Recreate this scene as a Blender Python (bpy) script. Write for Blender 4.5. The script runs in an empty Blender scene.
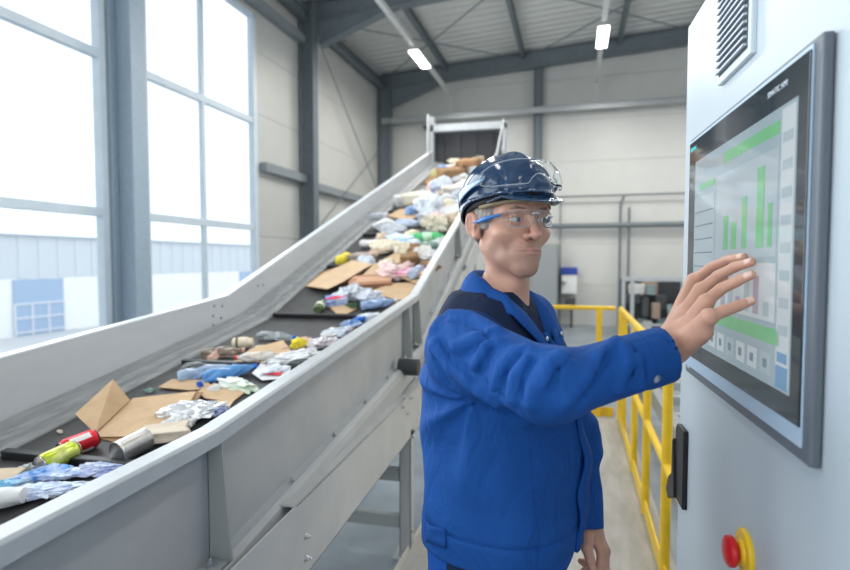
import bpy, bmesh, math, random
import numpy as np
from math import sin, cos, pi, radians, atan2, sqrt
from mathutils import Vector, Matrix, Euler

random.seed(7)
SC = bpy.context.scene
COL = SC.collection

# ---------------------------------------------------------------- camera
TH = radians(12.53); PT = radians(2.65); CAMZ = 1.58
cam_d = bpy.data.cameras.new('camera')
cam = bpy.data.objects.new('camera', cam_d); COL.objects.link(cam)
cam.location = (0, 0, CAMZ)
cam.rotation_euler = (pi / 2 - PT, 0, TH)
cam_d.sensor_width = 36.0
cam_d.lens = 540.0 / 850.0 * 36.0
cam_d.clip_start = 0.05; cam_d.clip_end = 200
cam_d.dof.use_dof = True
cam_d.dof.focus_distance = 1.2
cam_d.dof.aperture_fstop = 2.8
SC.camera = cam

# ---------------------------------------------------------------- world, exposure, lights
w = bpy.data.worlds.new('world'); SC.world = w; w.use_nodes = True
bg = w.node_tree.nodes['Background']
bg.inputs[0].default_value = (0.86, 0.93, 1.0, 1); bg.inputs[1].default_value = 1.6
SC.view_settings.view_transform = 'Standard'; SC.view_settings.look = 'None'
SC.view_settings.gamma = 1.0; SC.view_settings.use_curve_mapping = False
SC.view_settings.exposure = -0.05

def area(name, loc, rot, sx, sy, power, col=(1, 1, 1)):
    l = bpy.data.lights.new(name, 'AREA'); l.shape = 'RECTANGLE'; l.size = sx; l.size_y = sy
    l.energy = power; l.color = col
    o = bpy.data.objects.new(name, l); COL.objects.link(o); o.location = loc; o.rotation_euler = rot
    return o
# daylight coming in through the tall glazing of the left wall bays, then two added fills
area('daylight_left_front', (-4.15, 6.3, 2.9), (0, radians(-90), 0), 4.2, 2.2, 150, (0.88, 0.95, 1.0))
area('daylight_left_mid', (-4.15, 2.6, 2.9), (0, radians(-90), 0), 4.2, 3.6, 190, (0.88, 0.95, 1.0))
area('daylight_left_rear', (-4.15, -2.4, 2.9), (0, radians(-90), 0), 4.2, 4.0, 150, (0.88, 0.95, 1.0))
area('gable_fill', (0.5, -5.8, 3.4), (radians(90), 0, 0), 7.0, 4.0, 85, (0.95, 0.98, 1.0))  # added area light behind the camera, brightens the front, source unseen
area('right_fill', (8.6, 4.5, 3.0), (0, radians(90), 0), 4.0, 9.0, 170, (1.0, 0.99, 0.96))  # added area light for the conveyor's near side, source unseen
# rows of added area lights under the roof to brighten the hall, without fixtures
for _x in (-1.8, 1.6, 4.6):
    for _y, _p in ((-3.0, 16), (1.2, 20), (4.6, 42), (8.2, 66), (11.4, 66)):
        area('hall_fill_light', (_x, _y, 5.35), (0, 0, 0), 0.35, 1.3, _p, (1.0, 0.98, 0.94))

# ---------------------------------------------------------------- pixel -> point helper (used only to read places off the photograph)
_F = 540.0
_fw = np.array([-sin(TH) * cos(PT), cos(TH) * cos(PT), -sin(PT)])
_rt = np.array([cos(TH), sin(TH), 0.0]); _up = np.cross(_rt, _fw)
_C = np.array([0, 0, CAMZ])
def ray(px, py): return _fw + _rt * (px - 425) / _F - _up * (py - 285) / _F
def onD(px, py, d): return _C + ray(px, py) * d
def _onp(px, py, i, v):
    r = ray(px, py); return _C + r * (v - _C[i]) / r[i]
def onX(px, py, v): return _onp(px, py, 0, v)
def onY(px, py, v): return _onp(px, py, 1, v)
def onZ(px, py, v): return _onp(px, py, 2, v)

# ---------------------------------------------------------------- tagging
def tag(o, label=None, cat=None, group=None, kind=None):
    if label: o['label'] = label
    if cat: o['category'] = cat
    if group: o['group'] = group
    if kind: o['kind'] = kind
    return o
def empty(name, loc=(0, 0, 0), rz=0.0):
    o = bpy.data.objects.new(name, None); COL.objects.link(o)
    o.location = loc; o.rotation_euler = (0, 0, rz); o.empty_display_size = 0.05
    return o

# ---------------------------------------------------------------- materials
def nmat(name, col=(0.8, 0.8, 0.8), rough=0.5, metal=0.0, spec=0.5, noise=0.0, nscale=20.0, bump=0.0, bscale=60.0,
         trans=0.0, ior=1.45, alpha=1.0, emit=None, estr=0.0, sss=0.0, col2=None, coat=0.0, rvar=0.0, streak=None):
    m = bpy.data.materials.new(name); m.use_nodes = True
    nt = m.node_tree; b = nt.nodes['Principled BSDF']
    b.inputs['Base Color'].default_value = (*col, 1)
    b.inputs['Roughness'].default_value = rough
    b.inputs['Metallic'].default_value = metal
    b.inputs['Specular IOR Level'].default_value = spec
    b.inputs['IOR'].default_value = ior
    b.inputs['Transmission Weight'].default_value = trans
    b.inputs['Alpha'].default_value = alpha
    b.inputs['Coat Weight'].default_value = coat
    if sss: 
        b.inputs['Subsurface Weight'].default_value = sss
        b.inputs['Subsurface Radius'].default_value = (0.012, 0.005, 0.003)
        b.inputs['Subsurface Scale'].default_value = 1.0
    if emit:
        b.inputs['Emission Color'].default_value = (*emit, 1); b.inputs['Emission Strength'].default_value = estr
    tc = nt.nodes.new('ShaderNodeTexCoord')
    src = tc.outputs['Object']
    if streak:
        mp = nt.nodes.new('ShaderNodeMapping'); mp.inputs['Scale'].default_value = streak
        nt.links.new(src, mp.inputs['Vector']); src = mp.outputs['Vector']
    if noise or col2:
        n = nt.nodes.new('ShaderNodeTexNoise'); n.inputs['Scale'].default_value = nscale
        n.inputs['Detail'].default_value = 6; n.inputs['Roughness'].default_value = 0.6
        nt.links.new(src, n.inputs['Vector'])
        mx = nt.nodes.new('ShaderNodeMix'); mx.data_type = 'RGBA'
        c2 = col2 if col2 else tuple(max(0, c * (1 - noise)) for c in col)
        mx.inputs['A'].default_value = (*col, 1); mx.inputs['B'].default_value = (*c2, 1)
        rp = nt.nodes.new('ShaderNodeValToRGB'); rp.color_ramp.elements[0].position = 0.38; rp.color_ramp.elements[1].position = 0.68
        nt.links.new(n.outputs['Fac'], rp.inputs['Fac']); nt.links.new(rp.outputs['Color'], mx.inputs['Factor'])
        nt.links.new(mx.outputs['Result'], b.inputs['Base Color'])
        if rvar:
            mr = nt.nodes.new('ShaderNodeMapRange'); mr.inputs['To Min'].default_value = rough - rvar; mr.inputs['To Max'].default_value = rough + rvar
            nt.links.new(n.outputs['Fac'], mr.inputs['Value']); nt.links.new(mr.outputs['Result'], b.inputs['Roughness'])
    if bump:
        n2 = nt.nodes.new('ShaderNodeTexNoise'); n2.inputs['Scale'].default_value = bscale; n2.inputs['Detail'].default_value = 5
        nt.links.new(src, n2.inputs['Vector'])
        bp = nt.nodes.new('ShaderNodeBump'); bp.inputs['Strength'].default_value = bump; bp.inputs['Distance'].default_value = 0.01
        nt.links.new(n2.outputs['Fac'], bp.inputs['Height']); nt.links.new(bp.outputs['Normal'], b.inputs['Normal'])
    return m

def mask_mat(m, attr, thr, col, width=None, soft=0.0):
    """mix colour `col` in where float attribute attr > thr (or |attr|<width)"""
    nt = m.node_tree; b = nt.nodes['Principled BSDF']
    at = nt.nodes.new('ShaderNodeAttribute'); at.attribute_name = attr
    mth = nt.nodes.new('ShaderNodeMath')
    if width is not None:
        ab = nt.nodes.new('ShaderNodeMath'); ab.operation = 'ABSOLUTE'; nt.links.new(at.outputs['Fac'], ab.inputs[0])
        mth.operation = 'LESS_THAN'; mth.inputs[1].default_value = width; nt.links.new(ab.outputs[0], mth.inputs[0]); fac = mth.outputs[0]
    elif soft:
        mr = nt.nodes.new('ShaderNodeMapRange'); mr.inputs['From Min'].default_value = thr - soft; mr.inputs['From Max'].default_value = thr + soft
        nt.links.new(at.outputs['Fac'], mr.inputs['Value']); fac = mr.outputs['Result']
    else:
        mth.operation = 'GREATER_THAN'; mth.inputs[1].default_value = thr; nt.links.new(at.outputs['Fac'], mth.inputs[0]); fac = mth.outputs[0]
    mx = nt.nodes.new('ShaderNodeMix'); mx.data_type = 'RGBA'
    ln = b.inputs['Base Color'].links
    if ln: nt.links.new(ln[0].from_socket, mx.inputs['A'])
    else: mx.inputs['A'].default_value = b.inputs['Base Color'].default_value
    mx.inputs['B'].default_value = (*col, 1)
    nt.links.new(fac, mx.inputs['Factor']); nt.links.new(mx.outputs['Result'], b.inputs['Base Color'])
    return m

# ---------------------------------------------------------------- mesh builder
class MB:
    def __init__(s): s.v = []; s.f = []
    def add(s, vs, fs):
        o = len(s.v); s.v += [tuple(map(float, v)) for v in vs]; s.f += [tuple(i + o for i in f) for f in fs]; return s
    def box(s, lo, hi, M=None):
        x0, y0, z0 = lo; x1, y1, z1 = hi
        vs = [(x0,y0,z0),(x1,y0,z0),(x1,y1,z0),(x0,y1,z0),(x0,y0,z1),(x1,y0,z1),(x1,y1,z1),(x0,y1,z1)]
        if M is not None: vs = [tuple(M @ Vector(v)) for v in vs]
        return s.add(vs, [(0,3,2,1),(4,5,6,7),(0,1,5,4),(1,2,6,5),(2,3,7,6),(3,0,4,7)])
    def beam(s, a, b, w, h, up=(0, 0, 1)):
        """rectangular bar a->b, w across, h along up"""
        a = Vector(a); b = Vector(b); d = (b - a).normalized(); u = Vector(up)
        sd = d.cross(u)
        if sd.length < 1e-4: sd = d.cross(Vector((1, 0, 0)))
        sd.normalize(); u = sd.cross(d).normalized()
        vs = []
        for p in (a, b):
            for i, j in ((-1,-1),(1,-1),(1,1),(-1,1)): vs.append(p + sd * (i * w / 2) + u * (j * h / 2))
        return s.add(vs, [(0,3,2,1),(4,5,6,7),(0,1,5,4),(1,2,6,5),(2,3,7,6),(3,0,4,7)])
    def hbeam(s, a, b, w, h, t=0.02, up=(0, 0, 1)):
        a = Vector(a); b = Vector(b); d = (b - a).normalized(); u = Vector(up); sd = d.cross(u).normalized(); u = sd.cross(d).normalized()
        s.beam(a + u * (h - t) / 2, b + u * (h - t) / 2, w, t, up); s.beam(a - u * (h - t) / 2, b - u * (h - t) / 2, w, t, up)
        return s.beam(a, b, t, h - 2 * t, up)
    def tube(s, pts, r, n=10, caps=True):
        pts = [Vector(p) for p in pts]; rs = r if isinstance(r, (list, tuple)) else [r] * len(pts)
        base = len(s.v); prev = None; rings = []
        for i, p in enumerate(pts):
            if i == 0: d = pts[1] - p
            elif i == len(pts) - 1: d = p - pts[i - 1]
            else: d = (pts[i + 1] - p).normalized() + (p - pts[i - 1]).normalized()
            d.normalize()
            if prev is None:
                u = d.cross(Vector((0, 0, 1)))
                if u.length < 1e-3: u = d.cross(Vector((1, 0, 0)))
            else: u = prev - d * prev.dot(d)
            u.normalize(); prev = u; v = d.cross(u)
            rings.append([p + (u * cos(2 * pi * k / n) + v * sin(2 * pi * k / n)) * rs[i] for k in range(n)])
        vs = [q for rg in rings for q in rg]; fs = []
        for i in range(len(pts) - 1):
            for k in range(n):
                a = i * n + k; b_ = i * n + (k + 1) % n; fs.append((a, b_, b_ + n, a + n))
        if caps: fs.append(tuple(range(n - 1, -1, -1))); fs.append(tuple((len(pts) - 1) * n + k for k in range(n)))
        return s.add(vs, fs)
    def lathe(s, prof, n=24, M=None):
        """profile [(r,z)...] about z"""
        vs = []; fs = []
        for r, z in prof:
            for k in range(n): vs.append(Vector((max(r, 1e-5) * cos(2 * pi * k / n), max(r, 1e-5) * sin(2 * pi * k / n), z)))
        for i in range(len(prof) - 1):
            for k in range(n):
                a = i * n + k; b_ = i * n + (k + 1) % n; fs.append((a, b_, b_ + n, a + n))
        if prof[0][0] > 1e-4: fs.append(tuple(range(n - 1, -1, -1)))
        if prof[-1][0] > 1e-4: fs.append(tuple((len(prof) - 1) * n + k for k in range(n)))
        if M is not None: vs = [M @ v for v in vs]
        return s.add(vs, fs)
    def prism(s, poly, axis, a, b):
        """extrude 2D poly along axis from a to b"""
        n = len(poly); vs = []
        for t in (a, b):
            for p, q in poly:
                vs.append({0: (t, p, q), 1: (p, t, q), 2: (p, q, t)}[axis])
        fs = [tuple(range(n)), tuple(range(2 * n - 1, n - 1, -1))] + [(i, (i + 1) % n, (i + 1) % n + n, i + n) for i in range(n)]
        return s.add(vs, fs)
    def build(s, name, mat, parent=None, smooth=False, bevel=0.0, solid=0.0, seg=2, sub=0):
        me = bpy.data.meshes.new(name); me.from_pydata(s.v, [], s.f); me.update()
        bm = bmesh.new(); bm.from_mesh(me); bmesh.ops.recalc_face_normals(bm, faces=bm.faces); bm.to_mesh(me); bm.free()
        if mat: me.materials.append(mat)
        o = bpy.data.objects.new(name, me); COL.objects.link(o)
        if parent is not None: o.parent = parent
        if smooth:
            me.polygons.foreach_set('use_smooth', [True] * len(me.polygons))
            if smooth != 'all': me.set_sharp_from_angle(angle=radians(38))
        if solid:
            md = o.modifiers.new('s', 'SOLIDIFY'); md.thickness = solid; md.offset = 0
        if sub:
            md = o.modifiers.new('u', 'SUBSURF'); md.levels = sub; md.render_levels = sub
        if bevel:
            md = o.modifiers.new('b', 'BEVEL'); md.width = bevel; md.segments = seg; md.limit_method = 'ANGLE'; md.angle_limit = radians(40)
        return o
def grid_mesh(mb, P):
    """P: array (n,m,3)"""
    n, m = P.shape[:2]
    return mb.add(P.reshape(-1, 3), [(i * m + j, i * m + j + 1, (i + 1) * m + j + 1, (i + 1) * m + j) for i in range(n - 1) for j in range(m - 1)])

# ---------------------------------------------------------------- implicit-surface toolkit
def smin(a, b, k):
    h = np.clip(0.5 + 0.5 * (b - a) / k, 0, 1); return b + (a - b) * h - k * h * (1 - h)
def smax(a, b, k): return -smin(-a, -b, k)
def cap(P, a, b, r1, r2=None):
    a = np.asarray(a, float); b = np.asarray(b, float); r2 = r1 if r2 is None else r2
    ba = b - a; pa = P - a; h = np.clip(pa @ ba / (ba @ ba), 0, 1)
    return np.linalg.norm(pa - h[:, None] * ba, axis=1) - (r1 + (r2 - r1) * h)
def sph(P, c, r): return np.linalg.norm(P - np.asarray(c, float), axis=1) - r
def ell(P, c, r, R=None):
    q = P - np.asarray(c, float)
    if R is not None: q = q @ R
    r = np.asarray(r, float); k0 = np.linalg.norm(q / r, axis=1); k1 = np.linalg.norm(q / (r * r), axis=1)
    return k0 * (k0 - 1.0) / np.maximum(k1, 1e-6)
_rs = np.random.RandomState(3)
_NW = [(_rs.normal(size=3), _rs.uniform(0, 6.28)) for _ in range(24)]
def wob(P, s, i0=0, n=6):
    r = 0
    for k in range(n):
        d, ph = _NW[(i0 + k) % 24]; r = r + np.sin(P @ (d / np.linalg.norm(d)) * s * (0.7 + 0.16 * k) + ph)
    return r / n
def surf(fn, lo, hi, h):
    """surface nets of fn(P)->d on a sparse-evaluated grid; returns verts, quads"""
    lo = np.asarray(lo, float); hi = np.asarray(hi, float)
    B = 8; nb = np.ceil((hi - lo) / (h * B)).astype(int); N = nb * B
    gx, gy, gz = np.meshgrid(*[(np.arange(n) + 0.5) * B * h for n in nb], indexing='ij')
    cc = np.stack([gx, gy, gz], -1).reshape(-1, 3) + lo
    dc = fn(cc); D = np.repeat(np.repeat(np.repeat(dc.reshape(nb), B, 0), B, 1), B, 2).astype(np.float32)
    act = np.where(np.abs(dc) < B * h * 1.25)[0]
    off = np.stack(np.meshgrid(*[np.arange(B)] * 3, indexing='ij'), -1).reshape(-1, 3)
    bi = np.stack(np.unravel_index(act, nb), -1)
    for s in range(0, len(bi), 400):
        idx = (bi[s:s + 400, None, :] * B + off[None]).reshape(-1, 3)
        D[idx[:, 0], idx[:, 1], idx[:, 2]] = fn(lo + (idx + 0.5) * h)
    S = D < 0
    c = np.zeros(tuple(N - 1), np.int8)
    corners = [(i, j, k) for i in (0, 1) for j in (0, 1) for k in (0, 1)]
    sl = lambda A, i, j, k: A[i:N[0] - 1 + i, j:N[1] - 1 + j, k:N[2] - 1 + k]
    for q in corners: c += sl(S, *q)
    cells = np.argwhere((c > 0) & (c < 8))
    vid = -np.ones(tuple(N - 1), np.int64); vid[cells[:, 0], cells[:, 1], cells[:, 2]] = np.arange(len(cells))
    acc = np.zeros((len(cells), 3)); cnt = np.zeros(len(cells))
    for a in corners:
        for ax in range(3):
            if a[ax] == 0:
                b = list(a); b[ax] = 1
                da = D[cells[:, 0] + a[0], cells[:, 1] + a[1], cells[:, 2] + a[2]]; db = D[cells[:, 0] + b[0], cells[:, 1] + b[1], cells[:, 2] + b[2]]
                m = (da < 0) != (db < 0); t = np.where(m, da / np.where(m, da - db, 1), 0)
                p = np.tile(np.array(a, float), (len(cells), 1)); p[:, ax] = t
                acc += p * m[:, None]; cnt += m
    V = lo + (cells + acc / cnt[:, None] + 0.5) * h
    Q = []
    for ax in range(3):
        u, v = [(1, 2), (2, 0), (0, 1)][ax]
        A = np.take(S, range(N[ax] - 1), ax); Bq = np.take(S, range(1, N[ax]), ax)
        e = np.argwhere(A != Bq); e = e[(e[:, u] > 0) & (e[:, v] > 0) & (e[:, u] < N[u] - 1) & (e[:, v] < N[v] - 1)]
        fl = A[e[:, 0], e[:, 1], e[:, 2]]
        def g(du, dv):
            q = e.copy(); q[:, u] -= du; q[:, v] -= dv; return vid[q[:, 0], q[:, 1], q[:, 2]]
        q = np.stack([g(1, 1), g(0, 1), g(0, 0), g(1, 0)], -1); q[~fl] = q[~fl][:, ::-1]; Q.append(q)
    Q = np.concatenate(Q); Q = Q[(Q >= 0).all(1)]
    return V, Q
def sdf_obj(name, pieces, mat, parent=None, attrs=None):
    """pieces: list of (V,Q) joined into one mesh"""
    Vs = []; Qs = []; o = 0
    for V, Q in pieces: Vs.append(V); Qs.append(Q + o); o += len(V)
    V = np.concatenate(Vs); Q = np.concatenate(Qs)
    me = bpy.data.meshes.new(name); me.vertices.add(len(V)); me.vertices.foreach_set('co', V.ravel().astype(np.float32))
    me.loops.add(len(Q) * 4); me.loops.foreach_set('vertex_index', Q.ravel().astype(np.int32))
    me.polygons.add(len(Q)); me.polygons.foreach_set('loop_start', (np.arange(len(Q)) * 4).astype(np.int32))
    me.polygons.foreach_set('loop_total', np.full(len(Q), 4, np.int32))
    me.update(calc_edges=True); me.validate()
    me.polygons.foreach_set('use_smooth', [True] * len(me.polygons))
    for k, fn in (attrs or {}).items():
        a = me.attributes.new(k, 'FLOAT', 'POINT'); a.data.foreach_set('value', fn(V).astype(np.float32))
    if mat: me.materials.append(mat)
    ob = bpy.data.objects.new(name, me); COL.objects.link(ob)
    if parent is not None: ob.parent = parent
    return ob
# ================================================================= HALL (turned 3 degrees against the machine line)
HR = -radians(2.99)
def H(o, label=None, cat=None, group=None, kind=None):
    o.rotation_euler.z = HR; return tag(o, label, cat, group, kind)
M_floor = nmat('sealed concrete floor', (0.27, 0.31, 0.34), 0.35, col2=(0.18, 0.21, 0.235), nscale=2.2, bump=0.05, bscale=30)
M_walk = nmat('walkway slab', (0.44, 0.43, 0.41), 0.6, col2=(0.33, 0.32, 0.30), nscale=5, bump=0.08, bscale=80, streak=(2.5, 0.6, 1))
M_cream = nmat('cream sandwich panel', (0.56, 0.56, 0.535), 0.42, noise=0.04, nscale=3)
M_seam = nmat('panel joint', (0.42, 0.41, 0.37), 0.7)
M_roof = nmat('pale trapezoid sheet', (0.60, 0.605, 0.58), 0.45)
M_steel = nmat('blue grey painted steel', (0.16, 0.19, 0.21), 0.5, noise=0.15, nscale=8)
M_steel2 = nmat('light blue grey window steel', (0.66, 0.75, 0.82), 0.4, noise=0.08, nscale=6)
M_galv = nmat('galvanised steel', (0.48, 0.50, 0.51), 0.38, metal=0.5, noise=0.15, nscale=14)
M_glass = nmat('window glass', (0.97, 0.99, 1.0), 0.0, trans=1.0, ior=1.01, spec=0.3)
M_lamp = nmat('lamp diffuser', (1, 1, 1), 0.5, emit=(1.0, 0.98, 0.94), estr=9.0)
M_dark = nmat('dark grey', (0.05, 0.055, 0.06), 0.6)
M_yel = nmat('yellow safety paint', (0.86, 0.56, 0.025), 0.38, noise=0.12, nscale=12)
XW, YB, ZF = -5.1, 14.0, -0.06
H(MB().box((-5.3, -6.2, -0.3), (9.2, 14.2, ZF)).build('floor', M_floor), kind='structure')
# walls
def panels(mb, ax, c, a0, a1, z0, z1, holes, t=0.10, inward=1):
    """cream horizontal panels 1 m high with 12 mm joints; holes = [(a,b,za,zb)]"""
    cutsA = sorted({a0, a1, *[h[0] for h in holes], *[h[1] for h in holes]})
    z = z0; zs = []
    while z < z1 - 1e-6: zs.append((z, min(z + 1.02, z1))); z += 1.02
    for i in range(len(cutsA) - 1):
        s0, s1 = cutsA[i], cutsA[i + 1]; mid = (s0 + s1) / 2; hs = [h for h in holes if h[0] < mid < h[1]]
        for za, zb in zs:
            segs = [(za, zb)]
            for h in hs:
                n = []
                for p, q in segs:
                    if q <= h[2] or p >= h[3]: n.append((p, q)); continue
                    if p < h[2]: n.append((p, h[2]))
                    if q > h[3]: n.append((h[3], q))
                segs = n
            for p, q in segs:
                g = 0.003 if abs(p - za) < 1e-6 else 0; g2 = 0.003 if abs(q - zb) < 1e-6 else 0
                lo = [0, 0, p + g]; hi = [0, 0, q - g2]; lo[ax] = min(c, c + t * inward); hi[ax] = max(c, c + t * inward); lo[1 - ax] = s0; hi[1 - ax] = s1; mb.box(lo, hi)
                lo[ax], hi[ax] = (c - .03, c) if inward > 0 else (c, c + .03); lo[2] = p; hi[2] = q; mb.box(lo, hi)
WIN = [(5.52, 8.02, -0.4, 5.62), (0.35, 5.02, -0.4, 5.62), (-4.5, -0.4, -0.4, 5.62)]
mb = MB(); panels(mb, 0, XW - .13, -6.1, YB + .1, ZF, 7.2, WIN); H(mb.build('wall_left', M_cream), kind='structure')
mb = MB(); panels(mb, 1, YB + .13, XW - .1, 9.0, ZF, 7.6, [], inward=-1); H(mb.build('wall_back', M_cream), kind='structure')
mb = MB(); panels(mb, 0, 9.1, -6.1, YB, ZF, 7.6, [(0.0, 9.0, 1.0, 5.0)], inward=-1); H(mb.build('wall_right', M_cream), kind='structure')
mb = MB(); panels(mb, 1, -6.1, XW - .1, 9.0, ZF, 7.6, [(-4.2, 5.2, 0.6, 6.0)]); H(mb.build('wall_front', M_cream), kind='structure')
# roof: trapezoid sheet, ribs running across the hall
RZ = lambda x: 6.50 + .058 * (x + 5.1)
mb = MB(); rows = []
y = -6.2; prof = []
while y < 14.3:
    prof += [(y, 0), (y + .12, 0), (y + .155, .045), (y + .235, .045), (y + .27, 0)]; y += .27
rows = np.array([[[x, yy, RZ(x) + dz] for x in (-5.3, 2.0, 9.3)] for yy, dz in prof]); grid_mesh(mb, rows)
rows2 = rows.copy(); rows2[..., 2] += .12; rows2[..., 2] = np.maximum(rows2[..., 2], rows[..., 2] + .1); grid_mesh(mb, rows2)
H(mb.build('ceiling', M_roof), kind='structure')
# glazing: window frames and panes
def window(n, y0, y1, muls, trans, z0=-0.4, z1=5.62, x=XW - .08):
    mb = MB(); f = .075
    mb.box((x - .05, y0, z0), (x + .06, y0 + f + .03, z1)); mb.box((x - .05, y1 - f - .03, z0), (x + .06, y1, z1))
    mb.box((x - .05, y0, z1 - f), (x + .06, y1, z1)); mb.box((x - .05, y0, z0), (x + .06, y1, z0 + f))
    for m in muls: mb.box((x - .035, m - .035, z0 + f), (x + .035, m + .035, z1 - f))
    for t in trans: mb.box((x - .036, y0 + f + .03, t - .05), (x + .045, y1 - f - .03, t + .05))
    o = H(mb.build('window_%d' % n, M_steel2, bevel=.006), kind='structure')
    ys = [y0 + f] + list(muls) + [y1 - f]; zs = [z0 + f] + list(trans) + [z1 - f]
    for i in range(len(ys) - 1):
        for j in range(len(zs) - 1):
            MB().box((x - .006, ys[i], zs[j]), (x, ys[i + 1], zs[j + 1])).build('pane', M_glass, o)
window(1, 0.35, 5.02, (1.85, 3.36), (0.40, 2.12, 3.88)); window(2, 5.52, 8.02, (6.70,), (0.40, 2.12, 3.88)); window(3, -4.5, -0.4, (-2.45,), (0.40, 2.12, 3.88))
mb = MB()
for x_ in (-4.2, -1.85, .5, 2.85, 5.1): mb.box((x_ - .05, -6.08, .6), (x_ + .05, -5.98, 6.0))
for z_ in (.62, 2.4, 4.2, 5.95): mb.box((-4.2, -6.07, z_ - .05), (5.2, -5.99, z_ + .05))
H(mb.build('window_4', M_steel2), kind='structure')
mb = MB()
for y_ in (0, 1.8, 3.6, 5.4, 7.2, 9.0): mb.box((9.02, y_ - .05, 1.0), (9.1, y_ + .05, 5.0))
for z_ in (1.03, 3.0, 4.97): mb.box((9.02, 0, z_ - .04), (9.1, 9.0, z_ + .04))
H(mb.build('window_5', M_steel2), kind='structure')
# steel frame
H(MB().box((XW - .12, 5.0, ZF), (XW - .005, 5.54, 5.7)).build('trim_2', nmat('recess grey', (.27, .33, .37), .5)), kind='structure')
def thing_beam(name, label, cat, a, b, w, h, group=None, hb=True, up=(0, 0, 1), t=.022, mat=None):
    a = Vector(a); b = Vector(b); mb = MB()
    (mb.hbeam(a, b, w, h, t, up) if hb else mb.beam(a, b, w, h, up))
    return H(mb.build(name, mat or M_steel, bevel=.003 if hb else 0), label, cat, group)
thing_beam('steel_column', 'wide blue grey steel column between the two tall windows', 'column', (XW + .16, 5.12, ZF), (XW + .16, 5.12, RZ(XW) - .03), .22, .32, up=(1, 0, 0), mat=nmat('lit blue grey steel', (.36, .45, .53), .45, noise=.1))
thing_beam('steel_column', 'blue grey steel column right of the second window, carrying the near roof beam', 'column', (XW + .16, 9.50, ZF), (XW + .16, 9.50, 6.45), .20, .28, up=(1, 0, 0))
thing_beam('steel_column', 'blue grey steel column standing in the far left corner of the hall', 'column', (XW + .20, 13.75, ZF), (XW + .20, 13.75, 6.45), .20, .30, up=(1, 0, 0))
thing_beam('steel_column', 'slim blue grey steel post on the back wall above the hard hat', 'column', (-.93, YB - .12, ZF), (-.93, YB - .12, RZ(-.9) - .4), .16, .22, up=(1, 0, 0))
for yy, lb in ((9.62, 'nearer sloping roof beam with a haunch on the left column'), (13.80, 'far sloping roof beam along the top of the back wall')):
    mb = MB(); zo = .21; a = Vector((XW + .1, yy, RZ(XW) - zo)); b = Vector((9.0, yy, RZ(9.0) - zo)); mb.hbeam(a, b, .20, .40, .025)
    x0 = XW + .36; mb.prism([(x0, RZ(x0) - .40), (x0, RZ(x0) - .85), (x0 + .12, RZ(x0) - .85), (x0 + 1.5, RZ(x0 + 1.5) - .40)], 1, yy - .06, yy + .06); mb.beam((x0, yy, RZ(x0) - .86), (x0 + 1.5, yy, RZ(x0 + 1.5) - .41), .20, .025)
    H(mb.build('roof_beam', M_steel, bevel=.003), lb, 'roof beam')
for yy, lb in ((5.20, 'roof beam over the gap between the windows'),):
    mb = MB(); mb.hbeam(Vector((XW + .1, yy, RZ(XW) - .21)), Vector((9.0, yy, RZ(9.0) - .21)), .20, .40, .025); H(mb.build('roof_beam', M_steel, bevel=.003), lb, 'roof beam')
for x_, lb in ((-3.25, 'dark roof purlin running to the back wall beside the left lamp rail'), (-1.30, 'dark roof purlin near the middle of the roof'), (.95, 'dark roof purlin right of the second lamp rail'), (2.75, 'dark roof purlin at the right edge by the control cabinet')):
    thing_beam('roof_purlin', lb, 'purlin', (x_, -6.0, RZ(x_) - .10), (x_, YB - .05, RZ(x_) - .10), .09, .17)
thing_beam('eave_beam', 'dark beam along the top of the left wall under the roof edge', 'eave beam', (XW + .12, -6.0, 6.20), (XW + .12, YB, 6.20), .14, .20)
M_rl = nmat('wall rail steel', (.24, .27, .29), .45)
for z_, y0, y1, lb in ((3.14, 8.06, 9.5, 'short horizontal wall rail right of the second window'), (3.05, 9.8, 13.6, 'horizontal wall rail between the column and the hall corner'), (5.76, 5.4, 9.5, 'horizontal wall rail above the second window')):
    thing_beam('wall_rail', lb, 'wall rail', (XW + .06, y0, z_), (XW + .06, y1, z_), .12, .15, hb=False, mat=M_rl)
def rod(name, label, cat, pts, r, mat, group=None, n=8): return H(MB().tube(pts, r, n).build(name, mat, smooth=True), label, cat, group)
rod('brace_rod', 'thin cross brace rod falling towards the hall corner on the left wall', 'brace rod', [(XW + .19, 9.85, 5.9), (XW + .19, 13.4, 3.15)], .012, M_steel)
rod('brace_rod', 'thin cross brace rod rising towards the hall corner on the left wall', 'brace rod', [(XW + .22, 9.85, 2.3), (XW + .22, 13.5, 4.6)], .012, M_steel)
for i, (x0, x1) in enumerate(((-5.0, -1.3), (-1.3, 2.6))):
    rod('roof_brace', ('thin roof brace rod left bay, far end towards the middle', 'thin roof brace rod right bay, far end towards the cabinet')[i], 'brace rod', [(x0, 9.8, RZ(x0) - .24), (x1, 13.6, RZ(x1) - .24)], .014, M_steel)
    rod('roof_brace', ('thin roof brace rod left bay, far end towards the corner', 'thin roof brace rod right bay, far end towards the middle')[i], 'brace rod', [(x1, 9.8, RZ(x1) - .27), (x0, 13.6, RZ(x0) - .27)], .014, M_steel)
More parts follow.
